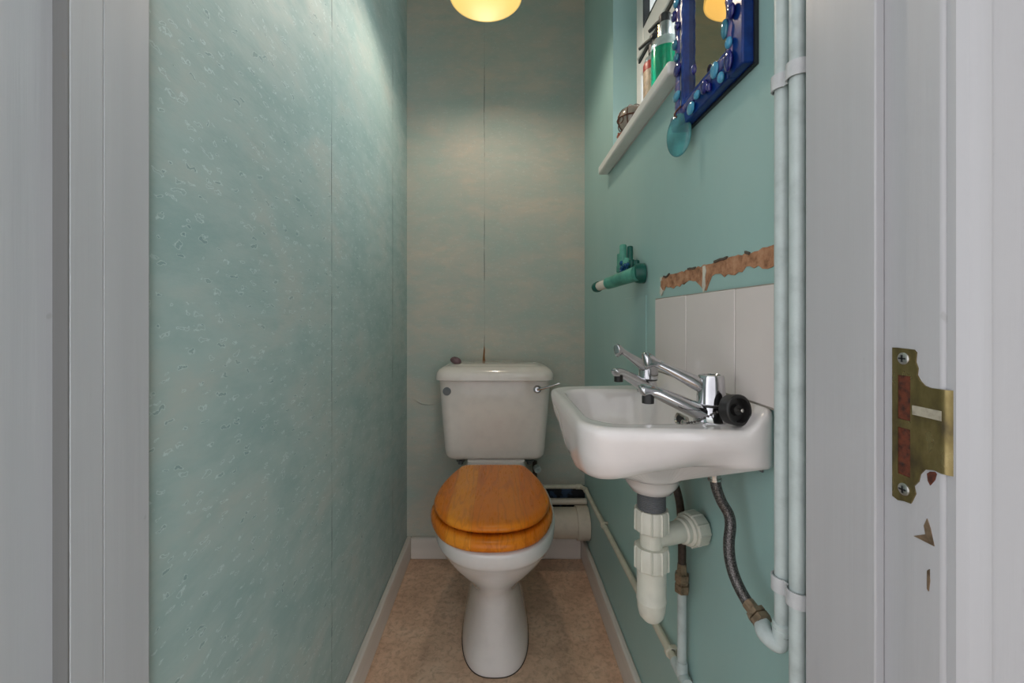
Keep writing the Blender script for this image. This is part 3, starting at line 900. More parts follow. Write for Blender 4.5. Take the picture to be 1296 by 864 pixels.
# ------------------------------------------------------------------ waste trap
tp = thing('bottle_trap', 'white plastic bottle trap hanging under the basin waste', 'waste trap', (WX, WY, 0.467))
th = []
z = 0.667
while z > 0.628:
    th += [(0.0198, z), (0.0212, z - 0.0012), (0.0198, z - 0.0024)]; z -= 0.0026
MB().lathe(th, (WX, WY, 0)).build('threaded_tail', M['grey_plastic'], tp, angle=20)
def fluted(mb, base, r, z0, z1, axis=(0, 0, 1), n=10, depth=0.0016):
    a = Vector(axis).normalized()
    rf = Vector((1, 0, 0)) if abs(a.x) < 0.9 else Vector((0, 1, 0))
    u = (rf - a * rf.dot(a)).normalized(); w_ = a.cross(u)
    rings = []
    for zz, k in ((z0, 0.95), (z0 + 0.002 * (1 if z1 > z0 else -1), 1), (z1 - 0.004 * (1 if z1 > z0 else -1), 1), (z1, 0.93)):
        ring = []
        for i in range(n * 8):
            g2 = 2 * PI * i / (n * 8)
            rr = r * k + (depth if (i % 8) < 1 else 0)
            ring.append(Vector(base) + a * zz + u * rr * math.cos(g2) + w_ * rr * math.sin(g2))
        rings.append(ring)
    return mb.loft(rings)
fluted(MB(), (WX, WY, 0), 0.0250, 0.606, 0.639).build('top_nut', M['white_plastic'], tp, angle=25)
MB().lathe([(0.0172, 0.56), (0.0172, 0.615)], (WX, WY, 0)).build('neck', M['white_plastic'], tp)
fluted(MB(), (WX, WY, 0), 0.0252, 0.548, 0.582).build('collar_nut', M['white_plastic'], tp, angle=25)
pr = [(0.0222, 0.556), (0.0218, 0.540), (0.0216, 0.502), (0.0222, 0.501), (0.0222, 0.498), (0.0214, 0.497), (0.0208, 0.486), (0.0180, 0.475), (0.0125, 0.4685), (0.006, 0.467)]
MB().lathe(pr, (WX, WY, 0), seg=32).build('cup', M['white_plastic'], tp)
oa = Vector((0.099, 0.035, 0)).normalized()
ob = Vector((WX, WY, 0.594))
MB().lathe([(0.0165, 0.0), (0.0165, 0.055), (0.0195, 0.057), (0.0195, 0.064), (0.0235, 0.066), (0.0235, 0.070), (0.0170, 0.072), (0.017, 0.101)], ob, oa).build('outlet_pipe', M['white_plastic'], tp)
fluted(MB(), ob, 0.0262, 0.070, 0.094, oa, 10).build('outlet_nut', M['white_plastic'], tp, angle=25)
MB().lathe([(0.010, 0.0), (0.010, 0.024), (0.0125, 0.025), (0.0125, 0.034), (0.010, 0.036)], (WX, WY, 0.526), (0.62, 0.78, 0), 16).build('side_cap', M['white_plastic'], tp)

# ------------------------------------------------------------------ braided hose of the near tap
hx, hy = 0.2865, 0.563
hs = thing('braided_hose', 'braided steel flexible hose from the near tap down to the upright pipe', 'water hose', (hx, hy, 0.7))
hp = [P(904.5, 604, 0.560), P(907, 618, 0.559), P(913, 634, 0.557), P(922, 650, 0.553), P(924.5, 665, 0.549), P(922.5, 685, 0.543), P(923.5, 705, 0.536), P(928.5, 726, 0.528), P(937, 746, 0.518), P(949, 767, 0.505)]
MB().tube(catmull(hp, 8), 0.0067, 14).build('hose', M['braid'], hs)
MB().tube([P(904, 588, 0.560), P(904, 596, 0.560), P(904.5, 606, 0.560)], [0.0078, 0.0078, 0.0076], 16).build('ferrule', M['chrome_worn'], hs)
MB().tube([P(904.3, 604.5, 0.560), P(904.6, 607.5, 0.560)], 0.0084, 16).build('crimp_band', M['chrome_worn'], hs)
d0, d1 = P(947, 763, 0.507), P(968, 790, 0.483)
dv = d1 - d0
nt = MB().tube([d0, d0 + dv * 0.4], 0.0077, 14)
nt.tube([d0 + dv * 0.4, d0 + dv * 0.42, d0 + dv * 0.62, d0 + dv * 0.64], [0.0085, 0.0118, 0.0118, 0.0095], 6)
nt.tube([d0 + dv * 0.66, d0 + dv * 0.68, d0 + dv * 0.92, d0 + dv * 0.94], [0.0095, 0.0118, 0.0118, 0.0085], 6)
nt.build('compression_nut', M['bronze'], hs, angle=20)

# ------------------------------------------------------------------ upright pipes by the door
PXX = 0.3095
pa_y, pb_y = 0.4625, 0.4385
pa = thing('upright_pipe', 'pale blue painted pipe farther from the door, ending in an elbow to the braided hose', 'pipe', (PXX, pa_y, 0.57), 'upright pipes beside the door')
zel = 0.575
pth = [(PXX, pa_y, ZC), (PXX, pa_y, 1.5), (PXX, pa_y, 0.9), (PXX, pa_y, zel + 0.018)]
tail = d0 + dv * 0.9
pth += catmull([(PXX, pa_y, zel + 0.014), (PXX - 0.001, pa_y + 0.001, zel + 0.004), (PXX - 0.0045, pa_y + 0.003, zel - 0.0015), tuple(Vector((PXX - 0.0135, pa_y + 0.008, zel + 0.003)).lerp(tail, 0.2)), tuple(tail)], 6)
MB().tube(pth, 0.0077, 16).build('pipe_run', M['pipe_paint'], pa)
c = MB().lathe([(0.0080, 0.0), (0.0096, 0.001), (0.0096, 0.006), (0.0088, 0.007), (0.0096, 0.008), (0.0096, 0.012), (0.008, 0.0135)], (PXX, pa_y, zel + 0.011), (0, 0, 1), 18)
eb = catmull([(PXX, pa_y, zel + 0.012), (PXX - 0.001, pa_y + 0.001, zel + 0.004), (PXX - 0.0045, pa_y + 0.003, zel - 0.0015), tuple(Vector((PXX - 0.0135, pa_y + 0.008, zel + 0.003)).lerp(tail, 0.2)), tuple(tail)], 6)
c.tube(eb[:int(len(eb) * 0.9)], 0.0091, 16)
c.build('elbow', M['pipe_paint'], pa)
pb = MB().lathe([(0.0077, 0.0), (0.0077, ZC)], (PXX, pb_y, 0), (0, 0, 1), 18)
tag(pb.build('upright_pipe', M['pipe_paint']), 'pale blue painted pipe nearest the door, running floor to ceiling', 'pipe', 'upright pipes beside the door')
def saddle(z, label):
    prof = []
    R = 0.0092
    y0 = pa_y + 0.017; y1 = pb_y - 0.013
    pts = [(XR - 0.0005, y0 + 0.003), (XR - 0.008, y0 - 0.002)]
    for cy in (pa_y, pb_y):
        for k in range(9):
            g2 = math.radians(20 + 140 * k / 8)
            pts.append((PXX - R * math.sin(g2), cy + R * math.cos(g2)))
    pts += [(PXX + 0.001, y1 + 0.003), (XR - 0.0005, y1 + 0.003)]
    outer = [(x, y) for x, y in pts]
    inner = []
    for i, (x, y) in enumerate(outer):
        a = Vector(outer[max(0, i - 1)]); b = Vector(outer[min(len(outer) - 1, i + 1)])
        t = (b - a).normalized(); nrm_ = Vector((-t.y, t.x))
        inner.append((x - nrm_.x * 0.0015, y - nrm_.y * 0.0015))
    m = MB()
    vs, fs = [], []
    n = len(outer)
    for i in range(n):
        for (x, y) in (outer[i], inner[i]):
            for zz in (z - 0.008, z + 0.008):
                vs.append((x, y, zz))
    for i in range(n - 1):
        a = i * 4; b = a + 4
        for q in ((0, 1), (1, 3), (3, 2), (2, 0)):
            fs.append((a + q[0], a + q[1], b + q[1], b + q[0]))
    fs += [(0, 2, 3, 1), tuple(4 * (n - 1) + k for k in (0, 1, 3, 2))]
    m.add(vs, fs)
    tag(m.build('pipe_saddle', M['clip_paint'], angle=40), label, 'pipe clip', 'double saddle clips on the upright pipes')
saddle(1.188, 'white double pipe clip on the upright pipes, high up by the mirror')
saddle(0.642, 'white double pipe clip on the upright pipes, low down above the elbow')

# ------------------------------------------------------------------ right wall: tiles, plaster, painted strip
tl = thing('tile_splashback', 'three white tiles fixed to the wall above the basin', 'splashback', (XR, 0.664, 0.822))
t = MB()
for y0, y1 in ((0.7425, 0.888), (0.5885, 0.7405), (0.4365, 0.5865)):
    t.box(XR - 0.0065, XR - 0.001, y0, y1, 0.8235, 0.972)
t.build('tiles', M['tile'], tl, bevel=0.0012)
MB().box(XR - 0.0052, XR, 0.4365, 0.8885, 0.821, 0.9735).build('grout', M['grout'], tl)

def wall_poly(name, pts, thick, mat, label, cat, group=None, x=XR, s=-1):
    r0 = [(x + s * thick, y, z) for y, z in pts]; r1 = [(x - s * 0.0008, y, z) for y, z in pts]
    return tag(MB().loft([r0, r1]).build(name, mat, angle=30), label, cat, group)
top, bot = [], []
rg = random.Random(3)
n = 46
for k in range(n + 1):
    y = 0.872 - (0.872 - 0.452) * k / n
    top.append((y, 1.0155 + 0.0045 * (k / n) + rg.uniform(-0.0022, 0.0022)))
    b = 0.992 + 0.006 * (k / n) + rg.uniform(-0.0028, 0.0028) + 0.0025 * math.sin(k * 0.6)
    if k <= 2: b -= 0.004
    if 19 <= k <= 22: b -= (0.006, 0.015, 0.018, 0.008)[k - 19]
    bot.append((y, b))
pls = thing('exposed_plaster', 'ragged strip of bare brown plaster on the wall above the tiles', 'wall damage', (XR, 0.66, 1.0))
r0 = [(XR - 0.0010, y, z) for y, z in top + bot[::-1]]
MB().loft([r0, [(XR + 0.001, y, z) for x, y, z in r0]]).build('plaster', M['plaster'], pls)
def curl(pts, th=0.002):
    r0 = [(XR - th, y, z) for y, z in pts]
    return MB().loft([r0, [(XR, y, z) for y, z in pts]])
fl = curl([(0.690, 1.016), (0.683, 1.017), (0.679, 1.008), (0.683, 0.998), (0.681, 0.984), (0.688, 0.972), (0.692, 0.985), (0.690, 1.0)])
fl.build('filler_flake', M['filler'], pls)
fl = curl([(0.872, 0.998), (0.862, 0.99), (0.856, 0.988), (0.862, 0.982), (0.868, 0.978), (0.874, 0.984)])
fl.add([], [])
fl.build('filler_flake', M['filler'], pls)
fl = curl([(0.873, 1.016), (0.864, 1.017), (0.866, 1.010), (0.872, 1.008)])
fl.build('filler_flake', M['filler'], pls)
# dark torn paint lip along the top edge
lip_mat = simple('torn_paint_edge', srgb(84, 72, 62), 0.8)
for a, b in ((2, 6), (14, 18), (24, 29), (33, 35), (43, 46)):
    q = [top[i] for i in range(a, b)]
    MB().loft([[(XR - 0.003, y, z + 0.0022) for y, z in q] + [(XR - 0.003, y, z - 0.0012) for y, z in q[::-1]], [(XR, y, z + 0.0022) for y, z in q] + [(XR, y, z - 0.0012) for y, z in q[::-1]]]).build('paint_lip', lip_mat, pls)
# painted-over strip below the green holder
struct(MB().box(XR - 0.0014, XR + 0.001, 0.958, 1.121, 0.70, 0.985).build('trim_9', M['mint'], bevel=0.001), 'painted over panel strip on the mint wall below the green holder')

# ------------------------------------------------------------------ mirror
mr = thing('wall_mirror', 'mirror in a glossy blue frame studded with glass beads beside the window', 'mirror', (XR, 0.65, 1.256))
my0, my1, mz0, mz1 = 0.5455, 0.7560, 1.2615, 1.72
mxf = 0.3136
fr = MB()
iy0, iy1, iz0, iz1 = 0.582, 0.718, 1.303, 1.675
fr.box(mxf, XR - 0.004, my0, iy0, mz0, mz1).box(mxf, XR - 0.004, iy1, my1, mz0, mz1).box(mxf, XR - 0.004, iy0, iy1, mz0, iz0).box(mxf, XR - 0.004, iy0, iy1, iz1, mz1)
fr.build('frame', M['blue'], mr, bevel=0.002)
MB().box(XR - 0.006, XR - 0.0008, my0 - 0.003, my1 - 0.002, mz0 - 0.003, mz1 + 0.002).build('backing', M['frame_edge'], mr)
MB().box(mxf + 0.009, XR - 0.005, iy0 - 0.002, iy1 + 0.002, iz0 - 0.002, iz1 + 0.002).build('mirror_glass', M['mirror'], mr)
# wavy raised border round the glass
bd = MB()
def wavy(p0, p1, w_in, n=40, seed=0):
    p0, p1 = Vector(p0), Vector(p1)
    t = (p1 - p0).normalized()
    path, rad = [], []
    for k in range(n + 1):
        p = p0.lerp(p1, k / n)
        r = 0.0075 + 0.0028 * math.sin(k * 1.25 + seed) + 0.0012 * math.sin(k * 2.9 + seed)
        path.append(p); rad.append(r)
    bd.tube([Vector((mxf - 0.0005, p.x, p.y)) for p in path], rad, 12, flat=[(1, 0.45) if abs(t.y) > 0.5 else (1, 0.45)] * (n + 1))
def wavy2(y0, z0, y1, z1, seed, n=44, wide=1.0):
    rings = []
    d = Vector((0, y1 - y0, z1 - z0)).normalized()
    s_ = Vector((1, 0, 0)).cross(d)
    for k in range(n + 1):
        p = Vector((mxf, y0 + (y1 - y0) * k / n, z0 + (z1 - z0) * k / n))
        r = wide * (0.0072 + 0.0014 * math.sin(k * 1.15 + seed) + 0.0007 * math.sin(k * 2.7 + seed * 2))
        h = 0.0028 + 0.0005 * math.sin(k * 1.7 + seed)
        ring = []
        for i in range(12):
            g2 = 2 * PI * i / 12
            ring.append(p + s_ * (r * math.cos(g2)) + Vector((-1, 0, 0)) * (h * math.sin(g2)))
        rings.append(ring)
    bd.loft(rings)
wavy2(iy0 - 0.005, iz0 - 0.012, iy0 - 0.005, iz1, 0.3, 60)
wavy2(0.744, mz0 + 0.004, 0.744, iz1, 1.9, 60, 1.3)
wavy2(iy0 - 0.012, iz0 - 0.012, iy1 + 0.05, iz0 - 0.016, 3.0, 26)
bd.build('border', M['border'], mr, angle=70)
MB().box(mxf - 0.0012, mxf + 0.004, 0.7265, 0.7305, iz0 - 0.04, mz1 - 0.01).build('groove_strip', M['silver'], mr)
wavy_dark = bd = MB()
wavy2(iy1 + 0.004, iz0 - 0.008, iy1 + 0.004, iz1, 2.2, 60, 0.6)
bd.build('inner_lip', M['blue'], mr, angle=70)
def mpt(px, py, x=mxf - 0.004):
    d = x * K / (px - U0)
    return (x, d, HC - (py - V0) / K * d)
beads = [(925, 14, 0.009, 0.012, 'gem_navy'), (917, 37, 0.009, 0.016, 'gem_teal'), (922, 54, 0.008, 0.009, 'gem_sky'), (921.5, 77, 0.011, 0.017, 'gem_navy'),
         (904, 89, 0.012, 0.014, 'gem_sky'), (912, 98, 0.008, 0.009, 'gem_sky'), (891, 110, 0.011, 0.013, 'gem_navy'), (897.5, 110, 0.005, 0.009, 'gem_navy'), (882, 120, 0.010, 0.008, 'gem_sky'),
         (874, 137, 0.014, 0.012, 'gem_sky'), (853, 21, 0.009, 0.011, 'gem_navy'), (857, 33, 0.008, 0.008, 'gem_navy'), (857, 88, 0.016, 0.013, 'gem_navy'), (856, 122, 0.016, 0.010, 'gem_sky'),
         (854, 57, 0.010, 0.010, 'gem_teal'), (856, 73, 0.009, 0.009, 'gem_teal'), (856, 3, 0.011, 0.010, 'gem_sky'), (878, 88, 0.007, 0.010, 'gem_navy')]
for px, py, ry, rz, m in beads:
    p = mpt(px, py)
    MB().ell(p, 0.0042, ry * 0.85, rz * 0.85, 18, 12).build('glass_bead', M[m], mr)
# teal glass drop hooked on the lower far corner of the frame
dr = thing('hanging_glass_drop', 'translucent teal glass oval hanging at the lower corner of the blue mirror', 'glass ornament', (0.305, 0.735, 1.25))
rot = Matrix.Rotation(math.radians(34), 3, 'Z')
dc = P(859, 171, 0.728)
MB().ell(dc, 0.006, 0.0235, 0.0372, 28, 18, rot).build('glass_disc', M['sea_glass'], dr)
MB().tube(catmull([dc + Vector((-0.004, 0, 0.030)), dc + Vector((-0.007, 0, 0.036)), dc + Vector((0.0, 0.0, 0.046)), dc + Vector((0.006, -0.002, 0.052))], 5), 0.0016, 8).build('hook', M['copper_wire'], dr)

# ------------------------------------------------------------------ green glass roll holder
gh = thing('roll_holder', 'green glass paper holder with cactus shaped stems fixed to the mint wall', 'paper holder', (XR, 0.985, 1.03))
a0, a1 = P(806, 346, 0.962), P(769.5, 358.5, 1.055)
a2 = P(756, 363.0, 1.092)
MB().tube([a0, a0.lerp(a1, 0.5), a1], [0.0172, 0.0160, 0.0148], 24).build('arm', M['cactus'], gh)
MB().tube([a1, a1.lerp(a2, 0.3), a1.lerp(a2, 0.85), a2], [0.0120, 0.0120, 0.0112, 0.0075], 20).build('end_pin', M['pin_white'], gh)
MB().tube([a1.lerp(a2, 0.86), a1.lerp(a2, 1.02), a2 + (a2 - a1) * 0.22, a2 + (a2 - a1) * 0.30], [0.0132, 0.0138, 0.0118, 0.005], 20).build('end_cap', M['cactus_deep'], gh)
mt = MB().lathe([(0.0235, 0.0), (0.0235, 0.012), (0.0205, 0.022), (0.013, 0.027)], (XR, 0.973, 1.036), (-1, 0.12, 0), 24)
mt.build('wall_mount', M['cactus_deep'], gh)
def stem(px, y0, y1, d, rpx, m):
    b, t_ = P(px, y1, d), P(px, y0, d)
    r = rpx / K * d
    ln = (t_ - b).length
    pr_ = [(r * 0.8, 0.0), (r, r * 0.3), (r * 1.02, ln * 0.5), (r, ln - r * 0.5), (r * 0.8, ln - r * 0.15), (r * 0.4, ln)]
    MB().lathe(pr_, b, (0, 0, 1), 16).build('stem', M[m], gh)
stem(788.5, 309, 352, 1.035, 4.6, 'cactus'); stem(797.5, 311, 345, 1.030, 3.6, 'cactus_deep'); stem(805.5, 328.5, 347, 0.99, 3.8, 'cactus_deep')
stem(783.2, 321, 342, 1.05, 2.4, 'cactus'); stem(782.8, 336, 345, 1.05, 2.7, 'cactus'); stem(799.5, 328, 349, 1.015, 4.2, 'cactus_deep')
stem(793, 326, 350, 1.02, 4.0, 'cactus')
ck = MB()
rg = random.Random(5)
for k in range(16):
    p = P(rg.uniform(786, 800), rg.uniform(332, 350), rg.uniform(1.005, 1.02))
    ck.ell(p, 0.004, rg.uniform(0.004, 0.007), rg.uniform(0.004, 0.008), 7, 5, Matrix.Rotation(rg.uniform(0, 3), 3, 'X'))
ck.build('glass_chips', M['cactus_blue'], gh)

# ------------------------------------------------------------------ window sill things
SZ = 1.395
b1 = thing('soap_bottle', 'cream soap bottle with red band and black pump on the window sill', 'soap bottle', (0.372, 1.012, SZ), 'soap bottles on the sill')
bx, by = 0.372, 1.012
MB().lathe([(0.024, 0), (0.0265, 0.003), (0.0265, 0.125), (0.026, 0.13)], (bx, by, SZ), seg=28).build('bottle', M['label_cream'], b1)
MB().lathe([(0.0268, 0.126), (0.0268, 0.142), (0.0255, 0.146)], (bx, by, SZ), seg=28).build('band', M['label_red'], b1)
MB().lathe([(0.0258, 0.144), (0.0225, 0.158), (0.013, 0.166), (0.012, 0.172)], (bx, by, SZ), seg=28).build('shoulder', M['clear_plastic'], b1)
pm = MB().lathe([(0.0145, 0.170), (0.0145, 0.190), (0.006, 0.192), (0.0055, 0.205), (0.011, 0.206), (0.011, 0.214), (0.009, 0.216)], (bx, by, SZ), seg=20)
pm.tube([(bx, by, SZ + 0.210), (bx - 0.012, by + 0.022, SZ + 0.211), (bx - 0.024, by + 0.040, SZ + 0.207)], [0.0055, 0.0048, 0.0038], 12)
pm.build('pump', M['black_rubber'], b1)
b2 = thing('soap_bottle', 'clear bottle of bright green soap with silver collar pump on the sill', 'soap bottle', (0.368, 0.938, SZ), 'soap bottles on the sill')
bx, by = 0.368, 0.938
MB().lathe([(0.027, 0.0), (0.030, 0.004), (0.030, 0.128), (0.0295, 0.131)], (bx, by, SZ), seg=32).build('soap', M['green_soap'], b2)
MB().lathe([(0.0302, 0.130), (0.0302, 0.140), (0.026, 0.152), (0.014, 0.158), (0.013, 0.160)], (bx, by, SZ), seg=32).build('bottle_top', M['clear_plastic'], b2)
MB().lathe([(0.0130, 0.157), (0.0130, 0.190), (0.012, 0.192)], (bx, by, SZ), seg=24).build('collar', M['silver'], b2)
MB().lathe([(0.0042, 0.150), (0.0042, 0.200)], (bx - 0.006, by + 0.014, SZ), seg=10).build('trim_rod', M['gold'], b2)
pm = MB().lathe([(0.0125, 0.192), (0.0135, 0.194), (0.0135, 0.208), (0.011, 0.211)], (bx, by, SZ), seg=22)
pm.tube([(bx, by, SZ + 0.203), (bx - 0.012, by + 0.02, SZ + 0.203), (bx - 0.022, by + 0.038, SZ + 0.199)], [0.0062, 0.0052, 0.0042], 12)
pm.build('pump', M['black_rubber'], b2)

gb = thing('glass_ball', 'round glass holder bound with copper wire near the far end of the sill', 'glass ornament', (0.336, 1.066, SZ))
gc = Vector((0.336, 1.066, SZ + 0.036))
MB().lathe([(0.014, -0.036), (0.026, -0.026), (0.034, -0.010), (0.036, 0.004), (0.032, 0.018), (0.024, 0.028), (0.018, 0.031), (0.016, 0.029), (0.022, 0.024), (0.030, 0.014), (0.033, 0.002), (0.029, -0.014), (0.020, -0.026)], gc, seg=28).build('bowl', M['ball_glass'], gb)
wr = MB()
for g2 in (0.0, 0.9, 1.9):
    pts = []
    for k in range(25):
        a = 2 * PI * k / 24
        q = Vector((0.037 * math.cos(a), 0, 0.037 * math.sin(a)))
        q = Matrix.Rotation(g2, 3, 'Z') @ q
        q.z = max(q.z, -0.0345)
        pts.append(gc + q)
    wr.tube(pts, 0.0015, 6)
wr.tube([gc + Vector((0.0375 * math.cos(2 * PI * k / 24), 0.0375 * math.sin(2 * PI * k / 24), 0.002)) for k in range(25)], 0.0016, 6)
for a in (2.2, 3.6, 4.6):
    lp = [gc + Vector((math.cos(a), math.sin(a), 0)) * 0.038 + Matrix.Rotation(a, 3, 'Z') @ Vector((0, 0.008 * math.cos(2 * PI * k / 14), 0.008 * math.sin(2 * PI * k / 14) - 0.006)) for k in range(15)]
    wr.tube(lp, 0.0012, 6)
wr.build('wire', M['copper_wire'], gb)
sh = MB()
for k in range(5):
    a = k * 1.25
    sh.ell(Vector((0.3125 + 0.005 * math.cos(a), 1.088 + 0.006 * math.sin(a), SZ + 0.0075)), 0.006, 0.0035, 0.0078, 8, 6, Matrix.Rotation(a, 3, 'Z') @ Matrix.Rotation(0.5, 3, 'X'))
tag(sh.build('shell', M['terracotta'], loc=(0.3125, 1.088, SZ)), 'small red brown shell at the far end of the sill edge', 'shell')

# ------------------------------------------------------------------ pendant light
LX, LY, LZ0 = -0.0378, 1.182, 1.832
pdt = thing('pendant_light', 'lit yellow glass pendant shade hanging above the toilet', 'pendant light', (LX, LY, ZC))
RS = 0.1015
prof = []
for k in range(13):
    a = k / 12 * PI / 2 * 0.88
    prof.append((RS * math.cos(a), 0.095 * math.sin(a)))
inner = [(r - 0.0035, z - (0.002 if i else 0.0)) for i, (r, z) in enumerate(prof)]
MB().lathe(prof + inner[::-1] + [prof[0]], (LX, LY, LZ0), seg=56, cap=False).build('shade', M['shade'], pdt, angle=60)
MB().lathe([(0.012, 0.015), (0.022, 0.022), (0.027, 0.036), (0.026, 0.048), (0.017, 0.064), (0.0135, 0.072)], (LX, LY, LZ0), seg=24).build('bulb', M['bulb'], pdt)
MB().lathe([(0.0145, 0.0725), (0.0165, 0.074), (0.0165, 0.106), (0.010, 0.112), (0.0035, 0.118)], (LX, LY, LZ0), seg=20).build('lamp_holder', M['cord'], pdt)
MB().lathe([(0.003, 0.116), (0.003, ZC - LZ0 - 0.01)], (LX, LY, LZ0), seg=8).build('flex', M['cord'], pdt)
MB().lathe([(0.036, ZC - LZ0 - 0.001), (0.036, ZC - LZ0 - 0.012), (0.02, ZC - LZ0 - 0.022), (0.006, ZC - LZ0 - 0.026)], (LX, LY, LZ0), seg=28).build('ceiling_rose', M['cord'], pdt)

# ------------------------------------------------------------------ strike plate
def J(px, py):
    d = JR * K / (px - U0)
    return (d, HC - (py - V0) / K * d)
sk = thing('strike_plate', 'tarnished brass latch keep screwed to the white right door jamb', 'strike plate', (JR, 0.324, 0.786))
ys0, ys1 = 0.3142, 0.3345
outline = [J(1131, 440), J(1158, 441), J(1161, 446), J(1160, 458), J(1163, 466), J(1162, 474), J(1166, 482), J(1172, 488), J(1180, 491), J(1195, 494)]
outl2 = [J(1195, 599), J(1184, 595), J(1172, 594), J(1166, 600), J(1164, 609), J(1158, 615), J(1160, 625), J(1154, 637), J(1146, 634), J(1131, 628)]
def keep_grid():
    m = MB()
    x0, x1 = JR - 0.0012, JR + 0.0005
    hy0, hy1 = J(1138, 500)[0], J(1154, 500)[0]        # hole span in depth
    t1, b1_ = 0.8868, 0.8528
    t2, b2_ = 0.8465, 0.8100
    # strips around two rectangular holes
    def slab(pts):
        m.loft([[(x0, y, z) for y, z in pts], [(x1, y, z) for y, z in pts]])
    yl = J(1131, 500)[0]
    zt, zb = 0.9078, 0.7875
    slab([(yl, zt), (hy0, zt), (hy0, zb + 0.0015), (yl, zb + 0.003)])                        # far edge strip
    slab([(hy0, zt), (J(1158, 441)[0], zt - 0.0005), J(1161, 446), J(1160, 458), J(1163, 466), J(1162, 474), (hy1, t1), (hy0, t1)])
    slab([(hy0, b1_), (hy1, b1_), (hy1, t2), (hy0, t2)])
    slab([(hy0, b2_), (hy1, b2_), J(1164, 609), J(1158, 615), J(1160, 625), J(1154, 637), J(1146, 634), (hy0, zb + 0.0015)])
    slab([(hy1, t1), J(1162, 474), J(1166, 482), J(1172, 488), J(1180, 491), (YO + 0.001, J(1195, 493)[1]), (YO + 0.001, J(1195, 600)[1]), J(1184, 595), J(1172, 594), J(1166, 600), J(1164, 609), (hy1, b2_)])
    return m
keep_grid().build('plate', M['brass'], sk, angle=30)
zt, zb = J(1195, 493)[1], J(1195, 600)[1]
lp = MB()
r0, r1 = [], []
for k in range(7):
    a = PI / 2 * k / 6
    y, x = YO + 0.001 - 0.006 * math.sin(a), JR - 0.0012 + 0.006 * (1 - math.cos(a))
    r0.append((x, y, zt)); r1.append((x, y, zb))
th_ = [(x + 0.0012 * math.cos(PI / 2 * k / 6), y + 0.0012 * math.sin(PI / 2 * k / 6)) for k, (x, y, z) in enumerate(r0)]
lp.loft([r0 + [(x, y, zt) for x, y in th_[::-1]], r1 + [(x, y, zb) for x, y in th_[::-1]]])
lp.build('lip', M['brass'], sk, angle=40)
MB().box(JR - 0.0006, JR + 0.0008, J(1154.5, 500)[0], J(1137.5, 500)[0], 0.8525, 0.8872).build('latch_hole', M['rust_wood'], sk)
MB().box(JR - 0.0006, JR + 0.0008, J(1154.5, 500)[0], J(1137.5, 500)[0], 0.8097, 0.8468).build('bolt_hole', M['rust_wood'], sk)
wz = J(1180, 520)
wm = MB().box(JR - 0.0016, JR - 0.0011, YO + 0.0005, J(1157, 500)[0], 0.8585, 0.8655)
wm.build('paint_smear', simple('paint_smear', srgb(158, 152, 136), 0.5, var=0.15, scale=200), sk)
for px, py in ((1146, 453.5), (1146.5, 619)):
    y, z = J(px, py)
    s_ = MB().lathe([(0.0046, -0.0004), (0.0046, 0.0009), (0.0036, 0.0016), (0.0012, 0.0018)], (JR - 0.001, y, z), (-1, 0, 0), 20)
    so = s_.build('screw', M['screw'], sk)
    MB().box(JR - 0.0032, JR - 0.0026, y - 0.0027, y + 0.0027, z - 0.0006, z + 0.0006).box(JR - 0.0032, JR - 0.0026, y - 0.0006, y + 0.0006, z - 0.0027, z + 0.0027).build('cross_slot', M['black_gasket'], so)

# chipped paint on the jamb
def chip(pts, mat, label):
    wall_poly('paint_chip', [J(*p) for p in pts], 0.0006, mat, label, 'paint chip', 'chips in the right jamb paint', x=JR)
chip([(1174, 599), (1178, 596.5), (1184, 597), (1186, 600), (1184, 607), (1178, 614), (1175, 608)], M['rust_wood'], 'red brown chip in the jamb just under the brass keep')
chip([(1157, 678), (1172, 676), (1170, 665), (1174, 656), (1178, 668), (1183, 691)], M['bronze'], 'triangular worn chip in the jamb well below the brass keep')
chip([(1174, 722), (1177, 720), (1177.5, 735), (1176, 748), (1174, 745)], M['bronze'], 'lowest narrow dark scratch in the right jamb')

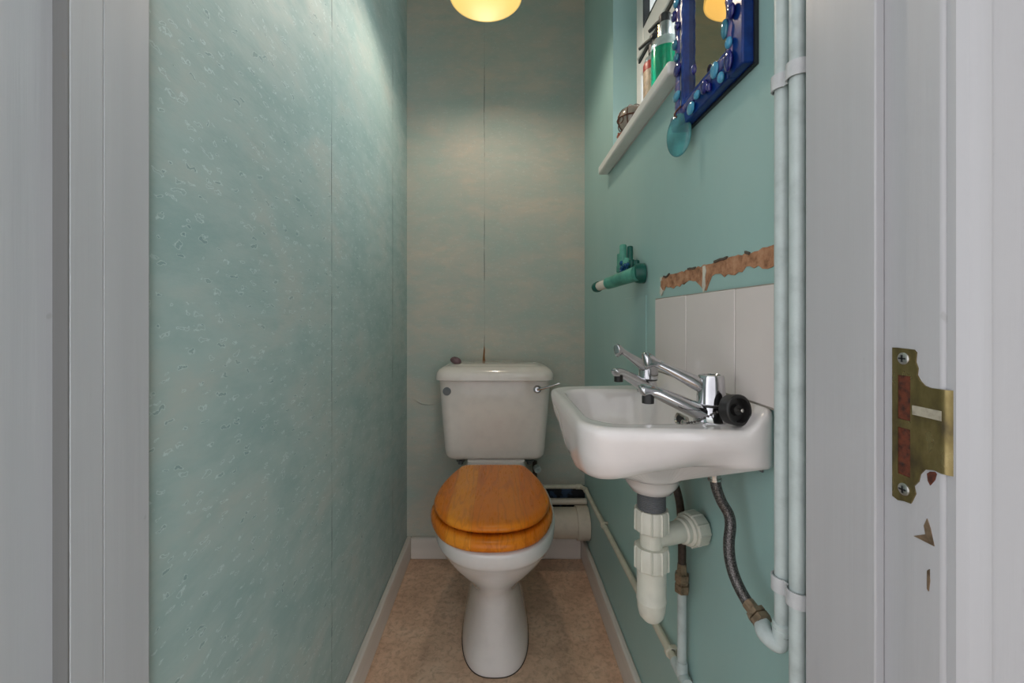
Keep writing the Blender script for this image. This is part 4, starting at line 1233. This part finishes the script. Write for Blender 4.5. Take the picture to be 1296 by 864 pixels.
# ------------------------------------------------------------------ light
wld = bpy.data.worlds.new('daylight'); SC.world = wld; wld.use_nodes = True
nt = wld.node_tree
bg = nt.nodes['Background']
tc = nt.nodes.new('ShaderNodeTexCoord'); sx = nt.nodes.new('ShaderNodeSeparateXYZ')
nt.links.new(tc.outputs['Generated'], sx.inputs[0])
cr = nt.nodes.new('ShaderNodeValToRGB')
mrn = nt.nodes.new('ShaderNodeMapRange'); mrn.inputs[1].default_value = -1; mrn.inputs[2].default_value = 1
nt.links.new(sx.outputs[0], mrn.inputs[0]); nt.links.new(mrn.outputs[0], cr.inputs[0])
HALL, SKY = 1.7, 10.0
cr.color_ramp.elements[0].position = 0.60; cr.color_ramp.elements[0].color = (HALL * 0.98, HALL * 0.98, HALL * 1.02, 1)
cr.color_ramp.elements[1].position = 0.80; cr.color_ramp.elements[1].color = (SKY * 0.90, SKY * 1.0, SKY * 1.04, 1)
my = nt.nodes.new('ShaderNodeMapRange'); my.interpolation_type = 'SMOOTHSTEP'
for i_, v_ in enumerate((-0.95, -0.35, 0.60, 1.0)): my.inputs[i_ + 1].default_value = v_
nt.links.new(sx.outputs[1], my.inputs[0])
mxw = nt.nodes.new('ShaderNodeMix'); mxw.data_type = 'RGBA'; mxw.blend_type = 'MULTIPLY'; mxw.inputs[0].default_value = 1.0
nt.links.new(cr.outputs[0], mxw.inputs[6]); nt.links.new(my.outputs[0], mxw.inputs[7])
nt.links.new(mxw.outputs[2], bg.inputs[0]); bg.inputs[1].default_value = 1.0

def portal(name, loc, rot, sx_, sy_):
    l = bpy.data.lights.new(name, 'AREA'); l.shape = 'RECTANGLE'; l.size = sx_; l.size_y = sy_
    l.cycles.is_portal = True
    o = bpy.data.objects.new(name, l); C.objects.link(o); o.location = loc; o.rotation_euler = rot
portal('window_portal', (XO + 0.002, (WY0 + WY1) / 2, (WZ0 + WZ1) / 2), (0, math.radians(90), 0), WZ1 - WZ0, WY1 - WY0)

# ------------------------------------------------------------------ camera
cam = bpy.data.cameras.new('camera'); co = bpy.data.objects.new('camera', cam); C.objects.link(co)
co.location = (0, 0, HC); co.rotation_euler = (math.radians(90), 0, 0)
cam.sensor_width = 36; cam.lens = K / 1296 * 36
cam.shift_x = (648 - U0) / 1296; cam.shift_y = -(432 - V0) / 1296
cam.clip_start = 0.01
SC.camera = co
vs = SC.view_settings
vs.view_transform = 'Standard'; vs.look = 'None'; vs.gamma = 1; vs.exposure = 0.18; vs.use_curve_mapping = False
SC.cycles.use_denoising = True
SC.cycles.max_bounces = 10
SC.cycles.diffuse_bounces = 6
